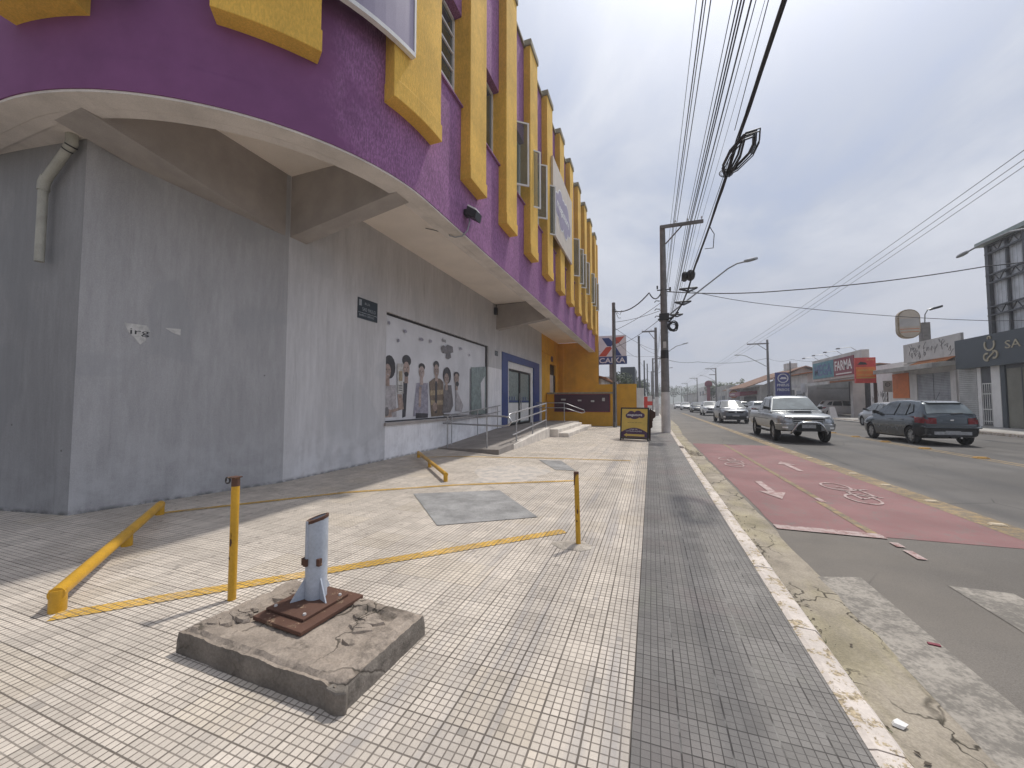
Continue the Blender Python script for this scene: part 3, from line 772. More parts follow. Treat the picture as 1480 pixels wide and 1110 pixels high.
# torn papers on the chamfered wall
A = Vector((-7.03,2.75,0)); B = Vector((XW,5.18,0)); U = (B-A).normalized(); NW = U.cross(Vector((0,0,1)))
def onwall(s, z, d=.004): p = A + U*s + NW*d; return (p.x, p.y, z)
for nm, pts, lab in (('torn_poster', [(.43,2.56),(.66,2.55),(.70,2.47),(.64,2.42),(.66,2.34),(.60,2.27),(.52,2.38),(.47,2.44)], 'larger torn white paper scrap with black letters on the grey corner wall'),
                     ('torn_poster', [(.86,2.55),(1.04,2.56),(1.04,2.46),(.95,2.49)], 'smaller torn white paper scrap further right on the grey corner wall')):
    b = MB().m(mt['paper']); b.prism([onwall(*p) for p in pts], NW*.002)
    if len(pts) > 5:
        b.m(mt['dark']); p = onwall(.49,2.41,.0065); b.text('irg', p, U, (0,0,1), .12, .001, .2)
    tag(b.build(nm), lab, 'poster')
pp = thing('drain_pipe', 'grey plastic drain pipe with two elbows on the shaded left wall', 'pipe', (-7.4,2.6,3.2))
b = MB().m(mt['pvc']); dy = -.09
b.tube([(-7.12,2.64,5.0),(-7.12,2.64,4.86),(-7.17,2.63,4.78)], .062, 12); b.tube([(-7.17,2.63,4.79),(-7.5,2.57,4.42)], .053, 12); b.tube([(-7.5,2.57,4.44),(-7.555,2.565,4.36),(-7.56,2.565,4.26)], .06, 12)
b.tube([(-7.56,2.565,4.3),(-7.56,2.565,3.3)], .048, 12); b.build('pipe_run', pp, smooth=True, auto=50)
b = MB().m(mt['dark']); b.tube([(-7.13,2.64,4.83),(-7.14,2.638,4.815)], .065, 12); b.tube([(-7.18,2.628,4.775),(-7.19,2.626,4.763)], .057, 12); b.build('joint_ring', pp)
# floodlight under the second pilaster
fl = thing('floodlight', 'small black floodlight with white top on the purple wall below a yellow pilaster', 'lamp', (XF,7.2,5.4))
b = MB().m(mt['dark']); b.hexa([(XF+.06,7.0,5.36),(XF+.26,7.04,5.24),(XF+.26,7.3,5.24),(XF+.06,7.26,5.36),(XF+.1,7.0,5.52),(XF+.3,7.04,5.4),(XF+.3,7.3,5.4),(XF+.1,7.26,5.52)]); b.box(XF-.02,7.08,5.35,XF+.08,7.2,5.5); b.build('housing', fl)
b = MB().m(mt['white']); b.hexa([(XF+.1,7.02,5.525),(XF+.27,7.05,5.425),(XF+.27,7.24,5.425),(XF+.1,7.21,5.525),(XF+.1,7.02,5.56),(XF+.27,7.05,5.46),(XF+.27,7.24,5.46),(XF+.1,7.21,5.56)]); b.build('box', fl)
b = MB().m(mt['lampgrey']); b.tube([(XF+.08,7.12,5.4),(XF+.11,7.1,5.22),(XF+.08,7.06,5.02),(XF-.02,7.02,4.9),(XF-.16,6.98,4.88),(XF-.28,6.95,4.92),(XF-.3,6.93,4.99)], .014, 8); b.build('cable', fl, smooth=True)
b = MB().m(mt['dark']); b.box(-5.64,2.0,6.0,-5.3,2.3,6.3); b.box(-5.6,2.16,6.3,-5.35,2.4,6.36)
tag(b.build('floodlight'), 'black floodlight at the top of the shaded curved purple wall', 'lamp')
b = MB().m(mt['cable']); b.tube([(-6.25,15.2,5.64),(-5.2,15.15,5.64),(-4.0,15.1,5.64)], .012, 6); b.box(-6.27,15.05,5.2,-6.15,15.2,5.5); b.tube([(-6.2,15.12,5.5),(-6.2,15.15,5.64)], .02, 6)
tag(b.build('conduit'), 'thin dark conduit and junction box under the soffit before the far beam', 'conduit')
b = MB().m(mt['cable']); b.tube([(-5.1,7.9,5.674),(-4.95,8.0,5.655),(-4.85,8.2,5.674)], .008, 6); tag(b.build('wire_stub'), 'short wire stub hanging from the cream soffit', 'wire')
# corner billboard
cb = thing('corner_billboard', 'large lavender billboard with white frame wrapping the curved purple corner', 'sign', (AX+RO,AY,6.9))
RS = RO+.27
def arcpanel(b, a0, a1, z0, z1, r0, r1, n=20):
    for i in range(n):
        a = rad(lerp(a0,a1,i/n)); c = rad(lerp(a0,a1,(i+1)/n))
        P = lambda t, r, z: (AX+r*math.cos(t), AY+r*math.sin(t), z)
        b.hexa([P(a,r1,z0),P(c,r1,z0),P(c,r0,z0),P(a,r0,z0),P(a,r1,z1),P(c,r1,z1),P(c,r0,z1),P(a,r0,z1)])
b = MB().m(mt['lav']); arcpanel(b, -62, -10.9, 6.93, 11.5, RO+.21, RS); b.build('printed_panel', cb)
b = MB().m(mt['pinkp']); arcpanel(b, -45, -22, 7.3, 11.0, RS+.001, RS+.004); arcpanel(b, -20, -15, 8.0, 11.0, RS+.001, RS+.004, 4); b.build('print', cb)
b = MB().m(mt['white']); arcpanel(b, -62, -10.5, 6.86, 6.928, RO+.21, RS+.02); arcpanel(b, -10.88, -10.4, 6.93, 11.5, RO+.21, RS+.02, 1); b.build('frame', cb)
# facade sign between the pilasters
fs = thing('facade_sign', 'flat beige sign with mauve cloud logo across the yellow pilasters', 'sign', (XF+.3,15.5,9))
b = MB().m(mt['beige']); b.box(XF+.21,13.75,7.8,XF+.29,17.4,10.75); b.build('panel', fs)
X = XF+.292
def cloud(b, cy, cz, s, mat, d, k=1.0):
    b.m(mt[mat])
    for i, (dy_, dz, r) in enumerate(((-.75,0,.33),(-.35,.22,.36),(.1,.12,.38),(.5,.2,.36),(.8,-.02,.3),(.3,-.22,.36),(-.3,-.2,.36))):
        n = 16; b.poly([(X+d+i*.0006, cy+s*(dy_+r*k*math.cos(2*PI*j/n)), cz+s*(dz+r*k*math.sin(2*PI*j/n))) for j in range(n)])
b = MB(); cloud(b, 15.5, 9.2, 1.35, 'white', .001, 1.12); cloud(b, 15.5, 9.2, 1.35, 'mauve', .006); b.m(mt['white']); b.text('megastore', (X+.012,14.35,9.1), (0,1,0), (0,0,1), .5, .003, 2.3, .02); b.build('logo', fs)

# ------------------------------------------------------------------ ramp, steps, rails
rp = thing('entrance_ramp', 'grey concrete access ramp with pale side wall and steps in front of the glass door', 'ramp', (-5,12,0))
b = MB().m(mt['ramp'])
b.hexa([(XW,10.55,-.05),(-3.95,9.85,-.05),(-4.05,15.5,-.05),(XW,15.5,-.05),(XW,10.55,.02),(-3.95,9.85,.14),(-4.05,15.5,.32),(XW,15.5,.32)])
b.box(XW,15.502,-.05,-4.05,23.0,.318); b.build('slope', rp)
b = MB().m(mt['stone'])
b.hexa([(-4.2,11.1,-.04),(-3.95,11.1,-.04),(-3.95,15.5,-.04),(-4.2,15.5,-.04),(-4.2,11.1,.16),(-3.95,11.1,.16),(-3.95,15.5,.40),(-4.2,15.5,.40)]); b.build('side_wall', rp, bevel=.015)
for k, (dx, z) in enumerate(((0,.325),(.42,.17))):
    b = MB().m(mt['stone']); b.box(-4.048,15.6+k*.1,-.04,-3.62+dx,21.4+k*.7,z); b.build('step', rp, bevel=.02)
hr = thing('ramp_railing', 'looped steel handrail across the front edge of the ramp by the poster window', 'railing', (-5.1,10.4,0))
b = MB().m(mt['steel'])
P0, P1 = Vector((-5.98,10.62,0)), Vector((-4.45,10.18,0)); d = (P1-P0)
def at(t, z): p = P0+d*t; return (p.x, p.y, z)
b.tube([at(-.12,1.05),at(1.38,1.05),at(1.5,1.02),at(1.55,.93),at(1.5,.82),at(1.38,.78),at(-.12,.78)], .024, 10)
for t in (0,1): b.tube([at(t,.0),at(t,1.05)], .022, 8)
b.build('front_rail', hr, smooth=True, auto=50)
b = MB().m(mt['steel']); b.tube([(-6.15,10.7,1.0),(-6.15,15.5,1.3)], .022, 8); b.tube([(-6.15,10.7,.78),(-6.15,15.5,1.05)], .02, 8)
for yy in (11.2,13.2,15.2): b.tube([(-6.15,yy,.04+(yy-11)*.06),(-6.15,yy,1.03+(yy-11)*.06)], .02, 8)
b.build('wall_rail', hr, smooth=True, auto=50)
h2 = thing('ramp_railing', 'three bar sloping steel railing on the pale low wall in front of the glass doors', 'railing', (-4.08,13,0))
b = MB().m(mt['steel']); X = -4.08
def rail(z0, z1, y0=11.35, y1=15.45): b.tube([(X,y0,z0),(X,y1,z1)], .024, 10)
b.tube([(X,10.95,.78),(X,10.95,.95),(X,11.05,1.07),(X,11.35,1.1),(X,15.45,1.40)], .025, 10); b.tube([(X,10.95,.8),(X,11.35,.83),(X,15.45,1.12)], .022, 10); rail(.42,.72)
for yy in (11.7,13.5,15.4): b.tube([(X,yy,.1+(yy-11.2)*.06),(X,yy,1.12+(yy-11.7)*.08)], .023, 8)
b.build('rail_bars', h2, smooth=True, auto=50)
h3 = thing('ramp_railing', 'steel handrail with drooping loop beside the steps before the maroon board', 'railing', (-4.4,20.5,0))
b = MB().m(mt['steel'])
b.tube([(-6.1,20.9,1.4),(-4.5,20.9,1.4),(-3.5,21.4,1.0),(-3.45,21.4,.9),(-3.6,21.3,.84),(-4.5,20.9,1.13),(-6.1,20.9,1.13)], .023, 10); b.tube([(-4.5,20.9,.3),(-4.5,20.9,1.4)], .022, 8); b.build('rail_bars', h3, smooth=True, auto=50)
# yellow boundary walls and notice board
bw = thing('yellow_boundary_wall', 'bright yellow boundary wall with ledge beyond the corner shop', 'wall', (-3,24,0))
b = MB().m(mt['ywall']); b.box(-6.2,23.75,-.05,-2.2,24.0,1.95); b.box(-3.4,24.4,-.05,-.82,24.65,2.55); b.build('wall', bw)
b = MB().m(mt['copeb']); b.box(-6.2,23.66,1.952,-2.15,24.05,2.05); b.build('ledge', bw)
b = MB().m(mt['white']); b.box(-.815,24.38,-.05,-.42,25.2,2.3); b.build('white_end_pier', bw)
nbd = thing('notice_board', 'long dark maroon notice board on the low yellow wall', 'board', (-4.2,23.7,.9))
b = MB().m(mt['board']); b.box(-5.7,23.70,.88,-2.35,23.745,1.9); b.build('panel', nbd)
b = MB().m(mt['darkred']); 
for q in ((-5.74,.84,-2.31,.88),(-5.74,1.9,-2.31,1.94)): b.box(q[0],23.69,q[1],q[2],23.746,q[3])
b.box(-2.35,23.69,.88,-2.31,23.746,1.9); b.box(-5.74,23.69,.88,-5.7,23.746,1.9); b.build('frame', nbd)
for q in ((-5.3,1.55,.3,.1),(-4.25,1.5,.22,.09),(-3.45,1.45,.2,.1),(-2.78,1.5,.16,.2)): b = MB().m(mt['paper']); b.box(q[0],23.694,q[1],q[0]+q[2],23.699,q[1]+q[3]); b.build('pinned_note', nbd)
# A-frame board
af = thing('sandwich_board', 'yellow and black sandwich board standing at the edge of the white pavers', 'sign', (-.62,15.2,0))
ax = Vector((.98,-.19,0)).normalized(); ay = Vector((-ax.y, ax.x, 0)); O = Vector((-1.14,15.28,0)); tilt = .17
def AF(s, h, t=0): p = O + ax*s + ay*(h*tilt + t); return (p.x, p.y, h)
b = MB().m(mt['dark'])
def afbox(b, s0, s1, h0, h1, t0, t1): b.hexa([AF(s0,h0,t0),AF(s1,h0,t0),AF(s1,h0,t1),AF(s0,h0,t1),AF(s0,h1,t0),AF(s1,h1,t0),AF(s1,h1,t1),AF(s0,h1,t1)])
afbox(b,0,.05,0,1.24,-.02,.02); afbox(b,1.0,1.05,0,1.24,-.02,.02); afbox(b,.05,1.0,.06,.11,-.02,.02); afbox(b,.05,1.0,1.19,1.24,-.02,.02); b.build('frame', af)
b = MB().m(mt['ysign']); afbox(b,.05,1.0,.11,1.19,-.008,.008)
up = (Vector(AF(0,1))-Vector(AF(0,0))).normalized(); nr = ax.cross(up)
if nr.y > 0: nr = -nr
def afp(s, h, d): p = Vector(AF(s,h)) + nr*d; return p
b.m(mt['violet'])
def afell(cs, ch, rs, rh, d, n=20, half=None):
    P = [afp(cs+rs*math.cos(2*PI*i/n), ch+rh*math.sin(2*PI*i/n), d) for i in range(n)]; b.poly(P)
for i, (cs, ch, rs, rh) in enumerate(((.4,.98,.14,.13),(.65,.99,.15,.13),(.3,.93,.11,.1),(.78,.94,.12,.1),(.52,.92,.2,.12))): afell(cs,ch,rs,rh,.0095+i*.0005)
b.poly([afp(.05+.95*i/14, .12+.36*math.sin(PI*(.18+.64*i/14)), .0095) for i in range(15)] + [afp(1.0,.115,.0095), afp(.05,.115,.0095)])
b.m(mt['white']); b.text('megastore', afp(.26,.92,.0125), ax, up, .13, .002, .54, .02); b.text('LOJA DE', afp(.36,.40,.0115), ax, up, .06, .002, .28); b.text('UTILIDADES', afp(.22,.33,.0115), ax, up, .06, .002, .58)
b.m(mt['dark']); b.text('aqui tem de tudo', afp(.27,.66,.0095), ax, up, .05, .002, .52)
b.m(mt['ysign']); b.poly([afp(*q,.0125) for q in ((.14,.2),(.26,.28),(.26,.24),(.9,.24),(.9,.16),(.26,.16),(.26,.12))]); b.build('face', af)
b = MB().m(mt['brownrag']); afbox(b,.0,.05,0,1.2,.55-.2,.58-.2); afbox(b,1.0,1.05,0,1.2,.35,.38); afbox(b,.05,1.0,.08,1.15,.362,.372)
b.prism([AF(1.05,.45,.2),AF(1.14,.5,.2),AF(1.13,.8,.2),AF(1.24,.88,.2),AF(1.24,1.06,.2),AF(1.12,1.14,.2),AF(1.05,1.16,.2)], ay*.03); b.build('rear_leaf', af)

# ------------------------------------------------------------------ street furniture on the pavers
sl = thing('sign_post_base', 'broken concrete slab carrying a cut off pale blue steel post', 'post base', (-2,1.9,0))
c4 = [(-1.38,1.47),(-2.6,1.50),(-2.53,2.22),(-1.36,2.13)]
b = MB().m(mt['base_side']).m(mt['base'])
ncx, ncy = 60, 38
def slab(u, v):
    A = Vector(lerp3(c4[1],c4[0],u)); B = Vector(lerp3(c4[2],c4[3],u)); p = A.lerp(B, v)
    e = min(u,1-u,v*.7,(1-v)*.7)
    z = .135 + .008*mnoise.noise(Vector((p.x*7,p.y*7,0))) + .006*mnoise.noise(Vector((p.x*25,p.y*25,2))) + .004*mnoise.noise(Vector((p.x*60,p.y*60,2)))
    if e < .02: z -= .018
    if .13 < u < .9 and .16 < v < .86: z -= .018       # sunken inner field
    if u < .2 and v > .25: z += .02*mnoise.noise(Vector((p.x*18,p.y*18,5)))
    if u > .93 and v < .1: z -= .03*mnoise.noise(Vector((p.x*30,p.y*30,1)))+.01
    return (p.x, p.y, z)
def lerp3(a, c, t): return (lerp(a[0],c[0],t), lerp(a[1],c[1],t), 0)
top = [[slab(i/ncx, j/ncy) for j in range(ncy+1)] for i in range(ncx+1)]
b.grid(lambda u, v: top[round(u*ncx)][round(v*ncy)], ncx, ncy)
b.m(mt['base_side'])
def side(lst):
    for p, q in zip(lst, lst[1:]):
        w = .012*mnoise.noise(Vector((p[0]*14,p[1]*14,3))); w2 = .012*mnoise.noise(Vector((q[0]*14,q[1]*14,3)))
        cx, cy = -1.97, 1.83
        def o(p, w, z): dx, dy = p[0]-cx, p[1]-cy; l = math.hypot(dx,dy); return (p[0]+dx/l*w, p[1]+dy/l*w, z)
        b.poly([o(p,w*.3+.012,-.02), o(q,w2*.3+.012,-.02), o(q,w2*.6+.008,.07), o(p,w*.6+.008,.07)]); b.poly([o(p,w*.6+.008,.07), o(q,w2*.6+.008,.07), q, p])
side([top[i][0] for i in range(ncx+1)]); side([top[ncx][j] for j in range(ncy+1)]); side([top[i][ncy] for i in range(ncx,-1,-1)]); side([top[0][j] for j in range(ncy,-1,-1)])
b.build('slab', sl, smooth=True, auto=40)
random.seed(11)
def chunk(cx, cy, r, z):
    n = 7; P = [(cx+r*random.uniform(.6,1.2)*math.cos(2*PI*i/n), cy+r*random.uniform(.4,.8)*math.sin(2*PI*i/n)) for i in range(n)]
    h = random.uniform(.006,.016); b = MB().m(mt['base']); b.add([(x,y,z-.01) for x,y in P]+[(cx+(x-cx)*.8,cy+(y-cy)*.8,z+h+random.uniform(-.006,.006)) for x,y in P], [tuple(range(n,2*n))]+[(i,(i+1)%n,n+(i+1)%n,n+i) for i in range(n)]); b.build('concrete_fragment', sl)
for i in range(12): chunk(random.uniform(-2.52,-2.34), random.uniform(1.6,1.86), random.uniform(.03,.06), .13)
for i in range(10): chunk(random.uniform(-1.72,-1.55), random.uniform(1.75,2.0), random.uniform(.05,.09), .118)
for i in range(8): chunk(random.uniform(-2.42,-2.2), random.uniform(1.95,2.15), random.uniform(.05,.1), .118)
b = MB().m(mt['base_side'])
b.prism([(-1.352,1.475,-.02),(-1.40,1.452,-.02),(-1.47,1.462,-.02),(-1.46,1.50,-.02),(-1.38,1.52,-.02)], (.006,-.004,.13)); b.build('loose_corner', sl, bevel=.01)
tx, ty = -2.11, 2.01
b = MB().m(mt['rust']); b.prism([(-2.30,1.72,.126),(-1.88,1.69,.126),(-1.85,2.16,.126),(-2.28,2.18,.126)], (0,0,.024)); lp = b.build('lower_plate', sl, bevel=.004)
b = MB().m(mt['rust']); b.prism([(-2.28,1.79,.152),(-1.95,1.77,.152),(-1.93,2.11,.152),(-2.26,2.13,.152)], (0,0,.016)); up_ = b.build('base_plate', sl, bevel=.003)
b = MB().m(mt['bluegrey'])
n = 26
def tubept(a, z, r=.067): return (tx+r*math.cos(a), ty+r*math.sin(a), z)
vs = []; 
for i in range(n):
    a = 2*PI*i/n; vs += [tubept(a,.168), tubept(a, .675+.02*math.cos(a-.5)), tubept(a, .675+.02*math.cos(a-.5), .06), tubept(a,.3,.06)]
fs_ = []
for i in range(n):
    j = (i+1)%n
    fs_ += [(4*i,4*j,4*j+1,4*i+1),(4*i+1,4*j+1,4*j+2,4*i+2),(4*i+2,4*j+2,4*j+3,4*i+3)]
b.add(vs, fs_); b.tube([tubept(-1.75,.42,.068),tubept(-1.75,.668,.068)], .007, 6); b.tube([tubept(-2.0,.42,.068),tubept(-2.0,.665,.068)], .005, 6)
st = b.build('steel_post', sl, smooth=True, auto=40)
b = MB().m(mt['rust']); 
for i in range(n):
    a = 2*PI*i/n; c = 2*PI*(i+1)/n
    dz = lambda t: .675+.02*math.cos(t-.5)
    w = .012+.012*abs(mnoise.noise(Vector((math.cos(a)*3,math.sin(a)*3,7)))); w2 = .012+.012*abs(mnoise.noise(Vector((math.cos(c)*3,math.sin(c)*3,7))))
    b.add([tubept(a,dz(a)-w,.0685),tubept(c,dz(c)-w2,.0685),tubept(c,dz(c)+.006,.0685),tubept(a,dz(a)+.006,.0685),tubept(a,dz(a)+.006,.056),tubept(c,dz(c)+.006,.056)], [(0,1,2,3),(3,2,5,4)])
b.ell((tx,ty,.655),(1,0,0),(0,1,0),.06,.06,20); b.build('rusty_rim', st)
for a in (-PI/2-.55, -.35, PI-.5, PI/2+.2):
    c, s = math.cos(a), math.sin(a); t = Vector((-s,c,0))*.004; o = Vector((tx,ty,0))
    b = MB().m(mt['bluegrey']); P = [o+Vector((c*r,s*r,z)) for r, z in ((.062,.168),(.15,.168),(.068,.30))]; b.prism([p-t for p in P], t*2); b.build('gusset', sl)
for a in (-1.75,-2.2,-.55):
    b = MB().m(mt['rust']); p = Vector(tubept(a,.415,.073)); b.box(p.x-.012,p.y-.012,.385,p.x+.012,p.y+.012,.43); b.build('clamp_lug', sl)
for q in ((-1.985,1.81),(-2.24,1.825),(-1.965,2.07),(-2.22,2.09)): b = MB().m(mt['offwhite']); b.cyl((q[0],q[1],.168),(q[0],q[1],.178),.011,.009,6); b.build('anchor_bolt', sl)
def bollard(x, y, h, r, label, lean=(0,0)):
    t = thing('bollard', label, 'bollard', (x,y,0), 0, 'slim yellow pipe bollards')
    T = (x+lean[0], y+lean[1], h)
    b = MB().m(mt['ypipe']); b.tube([(x,y,-.02),(lerp(x,T[0],.5),lerp(y,T[1],.5),h/2),T], r, 18); b.build('post', t, smooth=True, auto=50)
    b = MB().m(mt['rust'])
    for a0, z0, z1, wd in ((-1.9,.50,.565,.9),(-1.35,.44,.51,.35),(-1.7,.33,.36,.3)):
        nn = 8; P = []
        for i in range(nn): al = a0+wd*math.cos(2*PI*i/nn)*random.uniform(.75,1.1); zz = h*lerp(z0,z1,.5+.5*math.sin(2*PI*i/nn)); P.append((lerp(x,T[0],zz/h)+(r+.0012)*math.cos(al), lerp(y,T[1],zz/h)+(r+.0012)*math.sin(al), zz))
        b.poly(P)
    b.build('rust_patch', t)
    return t, T
t, T = bollard(-2.92,2.02,.885,.027,'taller yellow pipe bollard with bent cap and ring behind the broken slab')
b = MB().m(mt['rust']); b.box(T[0]-.045,T[1]-.03,T[2]+.001,T[0]+.03,T[1]+.03,T[2]+.009); b.tube([(T[0]+.0,T[1],T[2]-.06),(T[0],T[1],T[2]-.001)], .0276, 16, False); b.build('cap_plate', t)
b = MB().m(mt['dark']); b.ring((T[0]-.062,T[1]-.02,T[2]-.02),(1,0,0),(0,0,1),.022,.005,16,vec=(0,.008,0)); b.build('ring', t)
t, T = bollard(-.71,3.93,.735,.025,'shorter leaning yellow pipe bollard near the dark paver strip',(-.02,.015))
b = MB().m(mt['rust']); b.tube([(T[0],T[1],T[2]-.13),(T[0],T[1],T[2]+.004)], .0258, 16); b.build('cap_plate', t)
b = MB().m(mt['mortar']); random.seed(4)
ring = [(-.76+.2*math.cos(2*PI*i/16)*random.uniform(.8,1.2), 3.93+.14*math.sin(2*PI*i/16)*random.uniform(.8,1.2)) for i in range(16)]
b.add([(x,y,.003) for x,y in ring]+[(-.74+(x+.74)*.5,3.93+(y-3.93)*.5,.028) for x,y in ring], [tuple(range(16,32))]+[(i,(i+1)%16,16+(i+1)%16,16+i) for i in range(16)]); b.build('mortar_collar', t, smooth=True)
def wheelstop(p0, p1, r, h, label, legs):
    p0 = Vector(p0); p1 = Vector(p1); t = thing('parking_rail', label, 'rail', (p0.x,p0.y,0), 0, 'low yellow pipe rails on the pavers')
    b = MB().m(mt['ypipe']); P = lambda s, z=h: (lerp(p0.x,p1.x,s), lerp(p0.y,p1.y,s), z)
    b.tube([P(-.012),P(.3,h+.002),P(.6,h-.003),P(1.012)], r, 18); b.build('bar', t, smooth=True, auto=50)
    for s in legs:
        b = MB().m(mt['ypipe']); b.tube([P(s,-.02),P(s,h+r*.55)], r*1.02, 16); b.build('leg', t, smooth=True, auto=50)
wheelstop((-3.9,1.5,0),(-5.98,3.18,0),.045,.125,'near low yellow pipe rail along the shaded wall at left',(.0,.53,1))
wheelstop((-3.55,6.25,0),(-5.75,8.7,0),.038,.13,'farther low yellow pipe rail pointing at the ramp',(.0,.5,1))
# litter
b = MB().m(mt['white']); b.prism([(1.08,2.46,RD+.016),(1.115,2.445,RD+.016),(1.14,2.47,RD+.016),(1.11,2.50,RD+.016),(1.085,2.48,RD+.016)], (.01,.005,.012)); tag(b.build('paper_scrap'), 'crumpled white paper scrap in the gutter', 'litter')
b = MB().m(mt['darkred']); b.hexa([(1.68+dx,3.35+dy,RD+z) for z in (.006,.013) for dx, dy in ((0,.01),(.06,0),(.065,.028),(.005,.034))]); tag(b.build('plastic_scrap'), 'small red plastic scrap lying on the asphalt', 'litter')
b = MB().m(mt['gutter']); random.seed(9)
for i in range(16):
    x, y = random.uniform(.98,1.3), random.uniform(12.6,13.9); r = random.uniform(.04,.13)
    b.add([(x+r*math.cos(k*PI/3)*random.uniform(.7,1.2), y+r*math.sin(k*PI/3)*random.uniform(.7,1.2), RD+.01) for k in range(6)]+[(x,y,RD+r*.9)], [(k,(k+1)%6,6) for k in range(6)])
tag(b.build('rubble'), 'heap of broken kerb rubble in the gutter', 'rubble', kind='stuff')
b = MB().m(mt['leaf2']); random.seed(21)
for i in range(110):
    y = random.choice((2.2,2.6,3.3,4.0,4.6,6.5,8.2,9.5)) + random.uniform(-.25,.25); x = 1.01+random.uniform(0,.05); a = random.uniform(0,6.28); l = random.uniform(.015,.04)
    b.poly([(x,y,RD+.012),(x+.006,y+.004,RD+.012),(x+l*math.cos(a),y+l*math.sin(a),RD+.015+l*.7)])
tag(b.build('weeds'), 'sparse weeds growing along the kerb foot', 'weeds', kind='stuff')
b = MB().m(mt['bark']); random.seed(33)
for i in range(420):
    y = random.uniform(1.2, 16); x = 1.0 + abs(random.gauss(0,.07)); a = random.uniform(0,6.28); l = random.uniform(.006,.022)
    if mnoise.noise(Vector((y*1.3,0,5))) < -.05: continue
    z = RD+.016; c, s = math.cos(a)*l, math.sin(a)*l
    b.poly([(x-c,y-s,z),(x+s*.5,y-c*.5,z+.004),(x+c,y+s,z+.002),(x-s*.5,y+c*.5,z+.006)])
tag(b.build('leaf_litter'), 'dry brown leaf litter and grit lying along the kerb foot', 'litter', kind='stuff')
# road studs
def stud(name, mat, s, label, grp):
    b = MB().m(mt[mat]); h = s*.28
    b.hexa([(-s,-s*.55,0),(s,-s*.55,0),(s,s*.55,0),(-s,s*.55,0),(-s*.7,-s*.32,h),(s*.7,-s*.32,h),(s*.7,s*.32,h),(-s*.7,s*.32,h)])
    return tag(b.build(name, bevel=.006), label, 'road stud', grp)
p = stud('lane_stud', 'stud_w', .085, 'small pale stud on the yellow edge line of the cycle lane', 'pale studs edging the cycle lane')
yy = 6.85; k = 0
while yy < 34:
    o = p if k == 0 else p.copy()
    if k: C.objects.link(o)
    o.location = (4.17+.0*yy, yy, zl+.002); o.rotation_euler.z = random.uniform(-.1,.1); yy += 1.25; k += 1
p = stud('centre_stud', 'stud_y', .16, 'large dusty yellow stud between the centre lines of the road', 'large yellow studs on the centre line')
yy = 12.4; k = 0
while yy < 46:
    o = p if k == 0 else p.copy()
    if k: C.objects.link(o)
    o.location = (8.72, yy, zl+.002); yy += 2.35; k += 1
#@@PART2@@
# ------------------------------------------------------------------ vehicles
def finish(o, ang=32):
    o.data.polygons.foreach_set('use_smooth', [True]*len(o.data.polygons)); mark_sharp(o.data, ang)
def cut(o, cutter):
    md = o.modifiers.new('c', 'BOOLEAN'); md.operation = 'DIFFERENCE'; md.solver = 'EXACT'; md.object = cutter
    bpy.context.view_layer.update()
    me = bpy.data.meshes.new_from_object(o.evaluated_get(bpy.context.evaluated_depsgraph_get()))
    o.modifiers.clear(); old = o.data; o.data = me; me.name = o.name; bpy.data.meshes.remove(old)
    cm = cutter.data; bpy.data.objects.remove(cutter); bpy.data.meshes.remove(cm)
def loft(b, rings):
    n = len(rings[0]); vs = [p for r in rings for p in r]; fs = []
    for i in range(len(rings)-1):
        for j in range(n): fs.append((i*n+j, i*n+(j+1)%n, (i+1)*n+(j+1)%n, (i+1)*n+j))
    fs += [tuple(range(n-1,-1,-1)), tuple(range((len(rings)-1)*n, len(rings)*n))]
    b.add(vs, fs)
FR = [(.0,.0),(.80,.0),(.95,.07),(.99,.3),(1.0,.55),(.985,.74),(.955,.88),(.90,.965),(.78,1.0),(.4,1.03),(0,1.04)]
